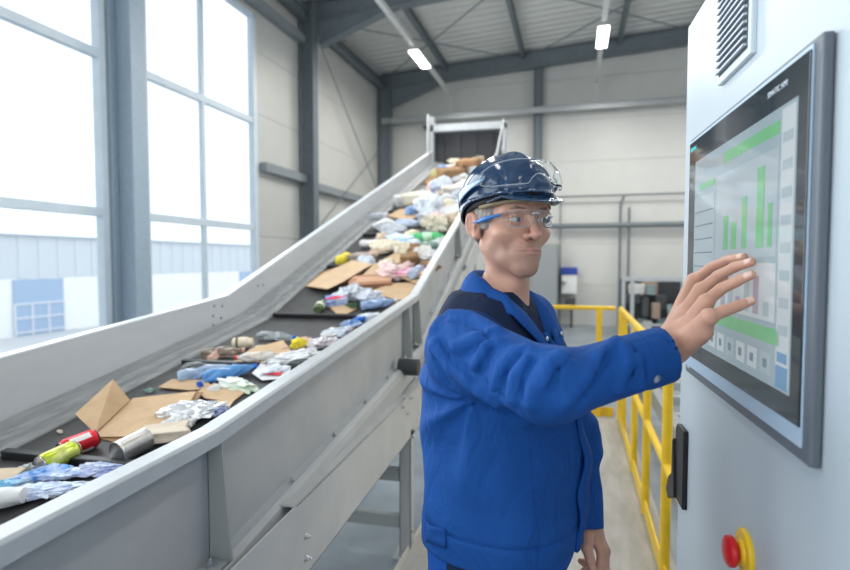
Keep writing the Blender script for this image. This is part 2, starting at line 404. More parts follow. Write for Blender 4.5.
# back wall services
mb = MB(); mb.hbeam(Vector((XW + .1, YB - .32, 5.25)), Vector((8.8, YB - .32, 5.25)), .12, .14, .015); H(mb.build('service_beam', M_galv), 'long bright metal beam running level across the back wall', 'beam')
rod('wall_pipe', 'thick grey pipe running level across the back wall at head height', 'pipe', [(-.6, YB - .15, 2.42), (8.8, YB - .15, 2.42)], .065, M_steel)
rod('wall_pipe', 'thin dark pipe running level across the back wall above the thick one', 'pipe', [(-.6, YB - .15, 3.14), (1.12, YB - .15, 3.14), (8.8, YB - .15, 3.14)], .022, M_steel)
rod('conduit', 'thin vertical conduit on the back wall beside the grey cabinet', 'conduit', [(-.36, YB - .08, ZF), (-.36, YB - .08, 3.14)], .016, M_steel)
rod('conduit', 'left one of the vertical conduit pair on the back wall', 'conduit', [(1.04, YB - .10, ZF), (1.04, YB - .10, 2.95), (1.12, YB - .13, 3.12)], .028, M_steel)
rod('conduit', 'right one of the vertical conduit pair on the back wall', 'conduit', [(1.24, YB - .10, ZF), (1.24, YB - .10, 2.85)], .030, M_steel)
rod('conduit', 'black cable pipe on the back wall left of the conveyor head', 'conduit', [(-3.9, YB - .12, 5.1), (-3.72, YB - .12, 5.02), (-3.70, YB - .12, 3.0)], .035, M_dark)
# lamps on their rails
M_rail = nmat('pale lamp rail', (.58, .59, .58), .4)
for x_, lb, ll, y1 in ((-3.12, 'slim light rail hanging under the roof on the left', 'lit rectangular ceiling lamp on the left light rail', 10.85), (.44, 'slim light rail hanging under the roof above the person', 'lit rectangular ceiling lamp on the right light rail', 10.7)):
    rt_ = H(empty('light_rail'), lb, 'light rail')
    MB().box((x_ - .045, -6, 5.76), (x_ + .045, YB - .35, 5.84)).build('rail', M_rail, rt_)
    m = MB(); m.beam((x_, YB - .33, 5.82), (x_, YB - .33, 5.30), .03, .03, up=(0, 1, 0)); m.build('end_post', M_rail, rt_)
    for yy in (1.0, 5.2, 9.62):
        m = MB(); m.beam((x_, yy, 5.82), (x_, yy, RZ(x_) - .4), .02, .02, up=(0, 1, 0)); m.build('hanger', M_galv, rt_)
    lp = H(empty('ceiling_lamp'), ll, 'lamp')
    MB().box((x_ - .11, y1 - .50, 5.70), (x_ + .11, y1 + .50, 5.76)).build('housing', M_galv, lp, bevel=.008)
    MB().box((x_ - .095, y1 - .48, 5.675), (x_ + .095, y1 + .48, 5.70)).build('diffuser', M_lamp, lp, bevel=.006)
    l = area('lamp_light', (0, 0, 0), (0, 0, 0), .22, 1.2, 45, (1, .98, .94)); l.parent = lp; l.location = (x_, y1, 5.66)
# grey cabinet and blue-topped device by the back wall
c = H(empty('wall_cabinet'), 'tall plain grey cabinet by the back wall behind the head of the person', 'cabinet')
MB().box((-1.05, YB - .75, ZF), (-.40, YB - .2, 1.95)).build('cabinet_body', nmat('mid grey', (.27, .29, .30), .5), c, bevel=.01); MB().box((-1.02, YB - .77, .05), (-.43, YB - .75, 1.9)).build('door', nmat('mid grey door', (.29, .31, .32), .45), c, bevel=.006)
c = H(empty('wall_dispenser'), 'small white wall unit with a blue top right of the grey cabinet', 'wall unit')
MB().box((-.32, YB - .32, .75), (.05, YB - .05, 1.22)).build('housing', nmat('white plastic', (.78, .79, .78), .4), c, bevel=.02); MB().box((-.33, YB - .34, 1.22), (.06, YB - .05, 1.40)).build('blue_cap', nmat('blue cap', (.02, .06, .34), .4), c, bevel=.01)
m = MB(); m.lathe([(0, .05), (.05, .04), (.07, 0), (.05, -.06), (0, -.07)], 14, Matrix.Translation((-.27, YB - .36, 1.05))); m.build('gauge', M_galv, c, smooth=True)
c = H(empty('dark_stand'), 'dark stand with a small box below the blue-topped wall unit', 'stand')
MB().box((-.22, YB - .6, .48), (.02, YB - .4, .66)).build('box', M_dark, c, bevel=.01); MB().box((-.10, YB - .54, ZF), (-.04, YB - .48, .50)).build('post', M_dark, c)
# caged machine at the back right
c = H(empty('caged_machine'), 'machine with dark open bays behind a light grey guard frame at the back right', 'machine')
y0 = 11.6; s_ = y0 / 14.0
m = MB()
for x_ in (.95, 1.12, 2.05, 3.2, 4.6): m.beam((x_, y0, ZF), (x_, y0, 1.2), .07, .07, up=(0, 1, 0))
m.beam((.92, y0, 1.2), (4.6, y0, 1.2), .08, .09); m.beam((.92, y0, .02), (4.6, y0, .02), .07, .07); m.beam((1.0, y0, .28), (2.05, y0, .28), .05, .05); m.build('guard_frame', M_galv, c, bevel=.004)
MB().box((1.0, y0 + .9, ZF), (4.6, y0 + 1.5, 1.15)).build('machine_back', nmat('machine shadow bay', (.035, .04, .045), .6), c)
rr = random.Random(5); mm = [nmat('mach pale', (.6, .6, .58), .4), nmat('mach dark', (.06, .065, .07), .5), nmat('mach brown', (.28, .19, .13), .6), nmat('mach teal', (.22, .30, .31), .4), nmat('mach rust', (.30, .22, .17), .7)]
for i in range(26):
    x_ = rr.uniform(1.15, 3.0); z_ = rr.uniform(.0, 1.0); k = rr.randrange(5)
    if i % 3 == 0: m = MB(); m.tube([(x_, y0 + .3, z_ - .12), (x_ + rr.uniform(-.1, .1), y0 + .35, z_ + .12)], rr.uniform(.03, .08), 12); m.build('cylinder', mm[k], c, smooth=True)
    else: w_, h_ = rr.uniform(.05, .16), rr.uniform(.05, .20); MB().box((x_ - w_, y0 + .2 + .02 * i, max(z_ - h_, 0)), (x_ + w_, y0 + .25 + .02 * i + w_, min(z_ + h_, 1.12))).build('machine_block', mm[k], c, bevel=.01)
MB().box((2.05, y0 + .10, 0), (2.35, y0 + .2, 1.12)).build('side_panel', mm[4], c)

# ---- walkway, railing, kick plates ----
mb = MB(); mb.prism([(-.85, 1.2), (.52, 1.2), (.52, 5.62), (-.85, 5.62)], 2, -.055, 0.0); mb.prism([(-.85, -3.0), (2.6, -3.0), (2.6, 1.2), (-.85, 1.2)], 2, -.055, 0.0)
H(mb.build('floor', M_walk), kind='structure')
mb = MB(); mb.box((-.862, -3, -.05), (-.85, 5.62, .02)); H(mb.build('trim_1', nmat('walkway edge angle', (.50, .49, .45), .5)), kind='structure')
RX = .44
ra = H(empty('guard_railing'), 'yellow guard railing with posts along the right side of the walkway', 'railing')
MB().tube([(RX, 1.75, 1.1), (RX, 5.60, 1.1)], .024, 14).build('top_rail', M_yel, ra, smooth=True)
MB().tube([(RX, 1.75, .58), (RX, 5.60, .58)], .020, 12).build('middle_rail', M_yel, ra, smooth=True)
MB().box((RX - .01, 1.72, .0), (RX + .0, 5.62, .10)).build('kick_plate', M_yel, ra)
for yy in (1.75, 2.80, 3.55, 4.25, 5.60): MB().tube([(RX, yy, 0), (RX, yy, 1.1)], .024, 14).build('post', M_yel, ra, smooth=True)
for k in range(4): MB().box((RX - .012, 5.02 + .14 * k, .06), (RX + .012, 5.06 + .14 * k, 1.09)).build('gate_bar', M_yel, ra)
m = MB(); m.beam((RX, 2.35, .80), (RX + .25, 2.35, .80), .04, .04); m.beam((RX + .25, 2.35, .80), (RX + .25, 2.35, .62), .035, .035, up=(1, 0, 0)); m.build('rail_bracket', M_yel, ra)
rb = H(empty('guard_railing'), 'yellow guard railing closing the far end of the walkway', 'railing')
MB().tube([(RX - .05, 5.66, 1.1), (-.90, 5.66, 1.1)], .022, 14).build('top_rail', M_yel, rb, smooth=True); MB().tube([(RX - .05, 5.66, .66), (-.90, 5.66, .66)], .018, 12).build('middle_rail', M_yel, rb, smooth=True)
for x_ in (.24, -.33, -.90): MB().box((x_ - .028, 5.64, 0), (x_ + .028, 5.69, 1.1)).build('post', M_yel, rb, bevel=.004)
MB().box((-.9, 5.67, 0), (RX - .05, 5.68, .10)).build('kick_plate', M_yel, rb)
# low grey machinery frame on the floor beyond the railing
lf = H(empty('low_conveyor_frame'), 'low grey steel frame with cross members beyond the yellow railing', 'steel frame')
M_lg = nmat('low frame grey', (.30, .32, .33), .45, noise=.15)
for x_ in (.72, 2.1): MB().beam((x_, 1.9, .34), (x_, 6.6, .34), .08, .14).build('side_rail', M_lg, lf, bevel=.004)
for k in range(8): MB().box((.76, 2.2 + .6 * k, .28), (2.06, 2.27 + .6 * k, .36)).build('cross_member', M_galv, lf, bevel=.004)
for x_ in (.72, 2.1):
    for yy in (2.1, 4.2, 6.4): MB().box((x_ - .035, yy, ZF), (x_ + .035, yy + .07, .28)).build('leg', M_lg, lf)
# outside
H(MB().box((-70, -40, -2.8), (-5.6, 90, -2.7)).build('ground_outside', nmat('pale yard paving', (.62, .64, .66), .8, noise=.1, nscale=.6)), kind='structure')
def bX(x18, y18, z18, X=-30.0): k = X / -18.0; return y18 * k, (z18 - CAMZ) * k + CAMZ
b = H(empty('factory_building'), 'long pale industrial building with blue doors seen through the windows', 'building')
zt = bX(0, 0, 2.38)[1]; zm = bX(0, 0, .95)[1]
MB().box((-40, 5, -2.7), (-30, 95, zm)).build('lower_wall', nmat('white render', (.92, .92, .91), .8), b)
m = MB()
for k in range(150): m.box((-40, 5 + .6 * k, zm), (-29.96 - .04 * (k % 2), 5.6 + .6 * k, zt))
m.build('upper_cladding', nmat('grey ribbed cladding', (.66, .70, .73), .6), b)
MB().box((-40, 4.8, zt), (-29.8, 95.2, zt + .12)).build('roof_edge', nmat('roof edge', (.45, .5, .55), .6), b)
dm = nmat('pale blue door', (.40, .52, .68), .6); wm = nmat('door frame white', (.8, .82, .84), .6)  # door blue lightened, outdoor overexposure put into its colour
for (x0, x1) in ((13.59, 15.4), (26.2, 28.3), (36, 38.2)):
    y0_, y1_ = x0 * 30 / 18, x1 * 30 / 18; d = MB().box((-30.02, y0_, -2.7), (-29.9, y1_, zm - .05)).build('blue_door', dm, b)
    m = MB()
    for k in range(4): yk = y0_ + (y1_ - y0_) * k / 3; m.box((-29.9, yk - .04, -2.7), (-29.84, yk + .04, -.9))
    for z_ in (-2.5, -1.7, -.9): m.box((-29.9, y0_, z_ - .04), (-29.84, y1_, z_ + .04))
    m.build('door_grid', wm, d)
# ================================================================= BELT CONVEYOR
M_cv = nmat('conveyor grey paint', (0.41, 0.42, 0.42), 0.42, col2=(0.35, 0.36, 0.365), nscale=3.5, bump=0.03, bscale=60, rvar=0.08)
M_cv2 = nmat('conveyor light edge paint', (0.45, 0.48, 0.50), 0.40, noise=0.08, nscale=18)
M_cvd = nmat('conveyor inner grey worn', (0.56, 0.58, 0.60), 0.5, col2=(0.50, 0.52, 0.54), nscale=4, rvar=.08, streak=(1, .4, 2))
M_belt = nmat('dark rubber belt', (0.032, 0.032, 0.034), 0.55, col2=(0.06, 0.058, 0.057), nscale=9, bump=0.15, bscale=50)
M_cleat = nmat('belt cleat', (0.016, 0.016, 0.018), 0.45)
M_bolt = nmat('zinc bolt', (0.55, 0.56, 0.57), 0.3, metal=0.9)
XL, XBL, XR, XRO, XBR = -1.959, -1.76, -.81, -.755, -.86
RIM = [(-2.0, 1.178), (1.13, 1.178), (3.2, 1.370), (9.4, 3.49)]
BEL = [(-2.0, .882), (1.13, .882), (3.2, 1.189), (9.4, 3.27)]
def pz(P, y): return float(np.interp(y, [p[0] for p in P], [p[1] for p in P]))
rimz = lambda y: pz(RIM, y); belz = lambda y: pz(BEL, y)
def belt_hit(px, py, h=0.0):
    r = ray(px, py)
    for (y0, z0), (y1, z1) in zip(BEL[:-1], BEL[1:]):
        m = (z1 - z0) / (y1 - y0); t = (z0 + h - m * y0 - _C[2]) / (r[2] - m * r[1]); p = _C + r * t
        if t > 0 and y0 - .02 <= p[1] <= y1 + .02: return p
    return p
def bslope(y):
    for (y0, z0), (y1, z1) in zip(BEL[:-1], BEL[1:]):
        if y <= y1: return atan2(z1 - z0, y1 - y0)
    return 0.32
cv = empty('belt_conveyor', (0, 0, 0)); tag(cv, 'long grey inclined belt conveyor carrying mixed waste up to the hood', 'conveyor')
def sweep(prof, path, name, mat, parent=cv, closed=True, bevel=0, ys=None, smooth=False):
    """prof [(x,dz)], path [(y,z)]"""
    mb = MB(); n = len(prof); vs = []
    for y, z in path: vs += [(x, y, z + dz) for x, dz in prof]
    fs = [(i * n + k, i * n + (k + 1) % n, (i + 1) * n + (k + 1) % n, (i + 1) * n + k) for i in range(len(path) - 1) for k in range(n if closed else n - 1)]
    if closed: fs += [tuple(range(n)), tuple(range((len(path) - 1) * n, len(path) * n))[::-1]]
    mb.add(vs, fs); return mb.build(name, mat, parent, bevel=bevel, smooth=smooth)
# left side: tall panel, top edge, skirt
pathL = [(y, rimz(y)) for y in (-2, 1.13, 3.07, 9.4)]
mb = MB(); prev = None
for y in (-2, 1.13, 3.07, 9.4):
    zb = belz(y) - .02; zt = rimz(y); cur = [(XL - .012, y, zb), (XL, y, zb), (XL, y, zt), (XL - .012, y, zt)]
    if prev: mb.add(prev + cur, [(0, 1, 5, 4), (1, 2, 6, 5), (2, 3, 7, 6), (3, 0, 4, 7)])
    prev = cur
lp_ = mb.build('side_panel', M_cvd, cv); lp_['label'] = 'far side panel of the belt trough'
sweep([(XL - .05, -.03), (XL - .05, 0), (XL + .002, 0), (XL + .002, -.008), (XL - .042, -.008), (XL - .042, -.03)], pathL, 'top_edge', nmat('pale top edge', (.66, .70, .73), .35), bevel=.002)
mb = MB(); prev = None
for y in (-2, 1.13, 3.2, 9.4):
    zb = belz(y); cur = [(XL + .001, y, zb + .036), (XL + .10, y, zb + .032), (XL + .115, y, zb + .016), (XBL - .03, y, zb + .020), (XBL - .012, y, zb + .014), (XBL, y, zb + .005), (XBL, y, zb - .01), (XL, y, zb - .01)]
    if prev: n = 8; mb.add(prev + cur, [(k, (k + 1) % n, (k + 1) % n + n, k + n) for k in range(n)])
    prev = cur
sk = mb.build('skirt', nmat('worn skirt strip', (.27, .285, .295), .5, col2=(.17, .18, .19), nscale=8, streak=(6, .5, 6)), cv, bevel=.004); sk['label'] = 'worn grey skirt strip along the far belt edge'
# belt + cleats
mb = MB(); prev = None
for y in (-2, 1.13, 3.2, 9.45):
    zb = belz(y); cur = [(XBL - .05, y, zb), (XBR + .04, y, zb), (XBR + .04, y, zb - .012), (XBL - .05, y, zb - .012)]
    if prev: mb.add(prev + cur, [(k, (k + 1) % 4, (k + 1) % 4 + 4, k + 4) for k in range(4)])
    prev = cur
mb.build('belt', M_belt, cv)
for i, y in enumerate([.48, 1.42, 2.33, 3.25, 4.16, 5.05, 5.95, 6.85, 7.75, 8.6]):
    a = bslope(y); M = Matrix.Translation((0, y, belz(y))) @ Matrix.Rotation(a, 4, 'X'); m = MB(); m.box((XBL + .015, -.014, 0), (XBR + .03, .014, .030), M); m.build('cleat', M_cleat, cv, bevel=.004)
# right side: rolled rim, panel, bolted flange
pathR = [(y, rimz(y)) for y in (-2, 1.13, 3.2, 9.4)]
sweep([(XR, -.045), (XR, -.006), (XR + .006, 0), (XRO - .006, 0), (XRO, -.006), (XRO, -.040), (XRO - .008, -.040), (XRO - .008, -.010), (XR + .010, -.010), (XR + .010, -.045)], pathR, 'rolled_rim', M_cv2, bevel=.002)
rp = sweep([(XR - .002, -.012), (XR + .006, -.012), (XR + .006, -.345), (XR - .002, -.345)], pathR, 'side_panel', M_cv); rp['label'] = 'near side panel of the belt trough'
# inner near-side skirt
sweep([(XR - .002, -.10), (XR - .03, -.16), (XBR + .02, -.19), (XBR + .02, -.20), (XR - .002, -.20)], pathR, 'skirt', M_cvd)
sweep([(XR, -.345), (XR + .055, -.345), (XR + .055, -.353), (XR, -.353)], pathR, 'bottom_flange', M_cv2, bevel=.002)
sweep([(XR + .045, -.335), (XR + .065, -.345), (XR + .075, -.370), (XR + .075, -.455), (XR + .067, -.455), (XR + .067, -.372), (XR + .058, -.353), (XR + .042, -.345)], pathR, 'channel_lip', M_cv, bevel=.002)
sweep([(XR - .0, -.353), (XR + .030, -.353), (XR + .030, -.53), (XR, -.53)], pathR, 'lower_channel', nmat('shaded channel paint', (.40, .41, .41), .5), bevel=.002)
def bolt(p, n, r=.009, par=cv, name='bolt'):
    M = Matrix.Translation(Vector(p)) @ Vector(n).to_track_quat('Z', 'Y').to_matrix().to_4x4(); m = MB(); m.lathe([(r * 1.5, 0), (r * 1.5, .0015), (r, .002)], 14, M); m.lathe([(r, .002), (r, .008), (r * .85, .010)], 6, M); m.lathe([(r * .5, .010), (r * .5, .016), (r * .35, .018)], 10, M); return m.build(name, M_bolt, par)
y = 1.20
while y < 6: bolt((XR + .028, y, rimz(y) - .345), (0, -.08, 1), .008); y += .36
# gussets (tapered stiffeners)
M_gus = nmat('stiffener grey', (.33, .35, .345), .5)
for y in (-.3, 1.16, 3.02, 3.27, 4.9, 6.5, 8.1):
    z = rimz(y); m = MB(); m.prism([(y - .003, 0), (y + .003, 0)], 0, 0, 0) if 0 else None
    vs = [(XR + .006, z - .012), (XRO - .012, z - .012), (XRO + .012, z - .34), (XR + .006, z - .34)]
    m = MB(); m.prism(vs, 1, y - .004, y + .004); m.box((XR + .002, y - .004, z - .335), (XR + .010, y + .045, z - .03)); m.box((XR + .006, y - .05, z - .344), (XR + .062, y + .012, z - .336)); m.build('stiffener', M_gus, cv, bevel=.001)
    bolt((XR + .030, y - .035, z - .336), (0, 0, 1), .009)
for (y, z) in ((1.30, .800), (1.22, .785), (3.00, .93)):
    m = MB(); m.lathe([(.011, 0), (.011, .002), (.009, .001)], 16, Matrix.Translation((XR + .0755, y, rimz(y) - .40)) @ Matrix.Rotation(radians(90), 4, 'Y')); m.build('bolt_hole', M_cleat, cv)
# bolt rows on the far panel
for (px, py) in ((214, 306), (222, 306), (213, 316), (221, 318), (213, 325), (214, 338), (218, 338), (222, 337), (248, 312), (262, 304), (258, 286), (263, 285)):
    p = onX(px, py, XL + .001); m = MB(); m.lathe([(.006, 0), (.006, .003), (.004, .005)], 8, Matrix.Translation(Vector(p)) @ Matrix.Rotation(radians(90), 4, 'Y')); m.build('rivet', nmat('dark rivet', (.12, .12, .12), .5) if 'dark rivet' not in bpy.data.materials else bpy.data.materials['dark rivet'], cv)
# horizontal support beam and legs
BX = -.70
M_sup = nmat('support frame grey', (.48, .49, .485), .42, noise=.12, nscale=5, rvar=.05)
bm1 = [(1.05, .60), (3.16, .60), (3.16, .62), (3.30, .70), (3.45, .86), (1.56, .86), (1.49, .80), (1.36, .80), (1.22, .86), (1.05, .86)]
bm1 = [(-.6, .62), (3.12, .62), (3.34, .74), (3.34, .865), (-.6, .865)]
mb = MB(); mb.prism(bm1, 0, BX - .006, BX); mb.box((BX - .055, 1.42, .857), (BX, 3.34, .865)); mb.box((BX - .075, -.6, .62), (BX, 3.12, .628)); mb.build('support_beam', M_sup, cv, bevel=.004)
mb = MB(); mb.prism(bm1, 0, XL - .10, XL - .094); mb.box((XL - .10, 1.66, .857), (XL - .03, 3.34, .865)); mb.build('support_beam', M_sup, cv)
# incline chord
for X_, s in ((BX, 1), (XL - .10, -1)):
    mb = MB(); y0, y1 = 3.20, 9.3
    pts = [(y0, rimz(y0) - .60), (y1, rimz(y1) - .60), (y1, rimz(y1) - .44), (y0, rimz(y0) - .44)]
    pts[0] = (3.20, .70); mb.prism(pts, 0, X_ - .006, X_); mb.build('incline_chord', M_sup, cv, bevel=.003)
for (px, py) in ((403, 398), (410, 398), (402, 407), (407, 413), (306, 536), (306, 558), (413, 430), (412, 437)):
    p = onX(px, py, BX); bolt(p, (1, 0, 0), .008)
mm_ = MB(); p = onX(424, 396, BX + .004); mm_.box((BX, p[1] - .03, p[2] - .05), (BX + .004, p[1] + .03, p[2] + .05)); mm_.build('slot', M_cleat, cv)
for y, zt in ((2.83, .66), (5.6, 1.55), (8.4, 2.5)):
    for X_ in (BX - .03, XL - .08):
        m = MB(); m.box((X_ - .035, y - .035, ZF), (X_ + .03, y - .028, zt)); m.box((X_ + .023, y - .035, ZF), (X_ + .03, y + .04, zt)); m.box((X_ - .035, y - .035, ZF), (X_ - .028, y + .04, zt)); m.box((X_ - .07, y - .06, ZF), (X_ + .05, y + .08, ZF + .012)); m.build('leg', M_cv, cv, bevel=.002)
    for z_ in (.14, .40):
        MB().box((XL - .08, y - .02, z_ - .035), (BX - .06, y + .02, z_ + .035)).build('cross_bar', M_gus, cv, bevel=.003)
    m = MB(); m.beam((XL - .05, y, zt - .05), (BX - .05, y, zt - .05), .05, .06); m.build('cross_bar', M_gus, cv)
bolt((BX + .0, 2.80, .10), (1, 0, 0), .009)
# belt return and rollers under the trough
mb = MB(); prev = None
for y in (-2, 1.13, 3.2, 9.3):
    zb = belz(y) - .26; cur = [(XBL, y, zb), (XBR - .02, y, zb), (XBR - .02, y, zb - .01), (XBL, y, zb - .01)]
    if prev: mb.add(prev + cur, [(k, (k + 1) % 4, (k + 1) % 4 + 4, k + 4) for k in range(4)])
    prev = cur
mb.build('return_belt', M_belt, cv)
for y in (-.8, .4, 1.6, 2.8, 4.0, 5.2, 6.4, 7.6, 8.8):
    m = MB(); m.tube([(XL + .02, y, belz(y) - .22), (XR - .01, y, belz(y) - .22)], .03, 14); m.build('roller', M_dark, cv, smooth=True)
mt = MB(); p = onX(408, 367, BX - .02); mt.tube([(p[0] - .05, p[1], p[2]), (p[0] + .06, p[1], p[2])], .045, 14); mt.build('roller_bearing', M_dark, cv, smooth=True)

# ---- discharge hood at the top ----
hd = empty('conveyor_hood'); tag(hd, 'grey framed hood with dark rubber curtain at the top of the conveyor', 'hood')
ZH = rimz(9.4) - .14
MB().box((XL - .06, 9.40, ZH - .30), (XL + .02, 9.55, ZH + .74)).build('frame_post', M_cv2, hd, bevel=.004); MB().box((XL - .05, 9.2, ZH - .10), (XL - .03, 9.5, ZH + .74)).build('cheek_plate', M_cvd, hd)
MB().box((XR + .06, 9.40, ZH - .30), (XR + .14, 9.55, ZH + .58)).build('frame_post', M_cv2, hd, bevel=.004)
MB().box((XL - .06, 9.40, ZH + .48), (XR + .14, 9.56, ZH + .60)).build('frame_header', M_cv2, hd, bevel=.004)
M_cur = nmat('rubber curtain', (.035, .035, .04), .5)
for k in range(8):
    x0 = XL + .03 + k * (XR - XL + .03) / 8; m = MB(); m.box((x0, 9.6 + .02 * (k % 2), ZH - .33), (x0 + .15, 9.61 + .02 * (k % 2), ZH + .50)); m.build('curtain_strip', M_cur, hd)
MB().box((XL - .04, 9.62, ZH + .50), (XR + .04, 11.0, ZH + .52)).build('top_plate', M_cv, hd); MB().box((XL - .04, 9.66, ZH - .6), (XL - .03, 11.0, ZH + .5)).build('side_plate', M_cv, hd); MB().box((XR + .03, 9.66, ZH - .6), (XR + .04, 11.0, ZH + .5)).build('side_plate', M_cv, hd); MB().box((XL - .04, 11.0, ZH - .6), (XR + .04, 11.02, ZH + .5)).build('back_plate', M_cur, hd)
MB().box((XL - .02, 9.66, ZH - .62), (XR + .02, 11.0, ZH - .60)).build('floor_plate', M_cv, hd)
for X_ in (XL, XR + .02):
    for y in (9.75, 10.9): MB().box((X_ - .03, y - .03, ZF), (X_ + .03, y + .03, ZH - .6)).build('hood_leg', M_cv, hd)
# drive chain guard beside the head
dg = empty('chain_guard'); tag(dg, 'sloping dark openwork guard on the right of the conveyor hood', 'guard')
m = MB(); m.beam((XR + .10, 9.35, ZH + .60), (XR + .10, 7.9, ZH - .30), .02, .05); m.beam((XR + .10, 9.35, ZH + .60), (XR + .10, 9.35, ZH - .05), .02, .04, up=(0, 1, 0)); m.build('guard_frame', M_cvd, dg)
for k in range(5): yy = 9.2 - .25 * k; m = MB(); m.beam((XR + .10, yy, ZH + .50 - .16 * k), (XR + .10, yy - .22, ZH + .10 - .16 * k), .02, .03); m.build('guard_bar', M_dark, dg)

# ================================================================= CONTROL CABINET
XC = .36
M_cab = nmat('pale grey cabinet enamel', (0.475, 0.54, 0.585), 0.36, noise=0.03, nscale=4, bump=0.02, bscale=120)
cb = empty('control_cabinet', (XC, 0, 0)); tag(cb, 'tall pale grey control cabinet standing at the right beside the walkway', 'control cabinet')
def CB(lo, hi, name, mat, par=cb, bevel=0, **k): m = MB(); m.box((lo[0] - XC, lo[1], lo[2]), (hi[0] - XC, hi[1], hi[2])); return m.build(name, mat, par, bevel=bevel, **k)
CB((XC + .012, -.60, 0.10), (XC + .62, 1.57, 2.20), 'cabinet_body', M_cab, bevel=.008)
CB((XC + .04, -.58, 0.0), (XC + .60, 1.55, 0.10), 'plinth', M_dark)
CB((XC, -.58, 0.13), (XC + .011, 1.562, 2.19), 'door', M_cab, bevel=.004)
# vent grille
vg = CB((XC - .010, 1.075, 1.945), (XC + .002, 1.262, 2.150), 'vent_grille', nmat('vent frame', (.62, .68, .72), .4), bevel=.003)
CB((XC - .0115, 1.088, 1.960), (XC - .0095, 1.249, 2.138), 'grille_recess', M_dark, vg)
for k in range(13):
    z = 1.964 + k * .0135; m = MB(); m.box((-.018, 1.088, z), (-.0115, 1.249, z + .0045), Matrix.Identity(4)); m.build('louvre', nmat('louvre grey', (.40, .47, .53), .4) if k == 0 else bpy.data.materials['louvre grey'], vg)
# latch handle on the far edge
m = MB(); m.prism([(1.465, 1.145), (1.535, 1.145), (1.55, 1.13), (1.55, .96), (1.53, .94), (1.465, .94)], 0, -.012, 0.0)
hl_ = m.build('latch_handle', nmat('black plastic', (.012, .012, .014), .45), cb, bevel=.003)
m = MB(); m.prism([(1.55, 1.10), (1.562, 1.09), (1.565, 1.00), (1.60, .975), (1.625, .93), (1.60, .912), (1.56, .93), (1.53, .945)], 0, -.018, -.004); m.build('latch_lever', hl_.data.materials[0], hl_, bevel=.003)
# emergency stop
es = empty('emergency_stop', (0, 1.055, 1.052)); es.parent = cb
RY = Matrix.Rotation(radians(-90), 4, 'Y')
m = MB(); m.lathe([(.042, 0), (.042, .004), (.038, .008), (.024, .009), (.020, .014), (.018, .015)], 36, RY); m.build('yellow_collar', M_yel, es, smooth=True)
M_red = nmat('red plastic', (.62, .015, .02), .3)
m = MB(); m.lathe([(.016, .013), (.016, .018), (.025, .020), (.028, .024), (.027, .031), (.022, .035), (.012, .037), (0, .038)], 36, RY); m.build('red_button', M_red, es, smooth=True)

# ---- touch screen panel (built into the door) ----
tp = empty('touch_panel', (XC, 0, 0)); tag(tp, 'large wide touch screen with green bar charts mounted on the pale cabinet', 'touch screen')
Y0, Y1, Z0, Z1 = .797, 1.445, 1.304, 1.873
def TP(y0, y1, z0, z1, x0, x1, name, mat, par=tp, bevel=0): m = MB(); m.box((x0, y0, z0), (x1, y1, z1)); return m.build(name, mat, par, bevel=bevel)
M_bez = nmat('dark grey bezel', (.12, .14, .165), .4); M_sil = nmat('blue silver bezel band', (.42, .55, .68), .35); M_blk = nmat('black display glass', (.022, .032, .042), .10, coat=.5)
TP(Y0, Y1, Z0, Z1, -.016, -.001, 'bezel', M_bez, bevel=.004)
TP(Y0 + .020, Y1 - .010, Z0 + .020, Z1 - .008, -.019, -.0155, 'inner_band', M_sil, bevel=.001)
TP(.818, 1.425, 1.352, 1.858, -.0215, -.0185, 'display_glass', M_blk, bevel=.001)
def em(name, c, s=.40): return nmat(name, tuple(x * .30 for x in c), .10, emit=c, estr=s, coat=.3)
E_bg = em('ui background', (.42, .54, .60)); E_pan = em('ui panel', (.50, .60, .66)); E_gr = em('ui green', (.22, .62, .30)); E_lt = em('ui light', (.70, .78, .82)); E_dk = em('ui dark', (.22, .32, .40)); E_bl = em('ui blue', (.20, .40, .66)); E_pk = em('ui mauve', (.50, .46, .56))
ds = TP(.848, 1.368, 1.388, 1.806, -.0222, -.0212, 'display', E_bg)
def ui(y0, y1, z0, z1, name, mat, dx=0): return TP(y0, y1, z0, z1, -.0228 - dx, -.0218 - dx, name, mat, ds)
ui(.905, 1.160, 1.768, 1.788, 'header_bar', E_gr); ui(1.22, 1.33, 1.735, 1.748, 'status_chip', E_gr)
ui(.905, 1.20, 1.585, 1.748, 'chart_panel', E_pan)
for y0, y1, zt in ((1.125, 1.150, 1.665), (1.080, 1.105, 1.650), (1.030, 1.052, 1.690), (.955, .985, 1.730), (.922, .938, 1.668)): ui(y0, y1, 1.600, zt, 'chart_bar', E_gr, .0006)
ui(1.215, 1.365, 1.49, 1.72, 'data_table', E_pan)
for k in range(7): ui(1.225, 1.355, 1.505 + .03 * k, 1.508 + .03 * k, 'table_line', E_dk, .0006)
ui(.905, 1.20, 1.485, 1.575, 'trend_panel', E_lt)
for k in range(6): ui(.925 + .042 * k, .948 + .042 * k, 1.492, 1.515 + .045 * abs(sin(k * 2.1)), 'trend_block', E_pk if k % 2 else E_pan, .0006)
ui(.885, 1.34, 1.452, 1.476, 'progress_bar', E_gr)
for k in range(8): ui(.915 + .055 * k, .955 + .055 * k, 1.402, 1.436, 'screen_button', E_lt if k % 3 else E_pan)
for k in range(8): ui(.928 + .055 * k, .942 + .055 * k, 1.412, 1.426, 'button_icon', E_dk, .0006)
ui(.852, .896, 1.395, 1.80, 'side_menu', E_lt)
for k in range(9): ui(.857, .890, 1.43 + .04 * k, 1.445 + .04 * k, 'menu_item', E_bl if k < 1 else E_pan, .0006)
ui(.854, .893, 1.392, 1.425, 'menu_button', E_bl, .0008)
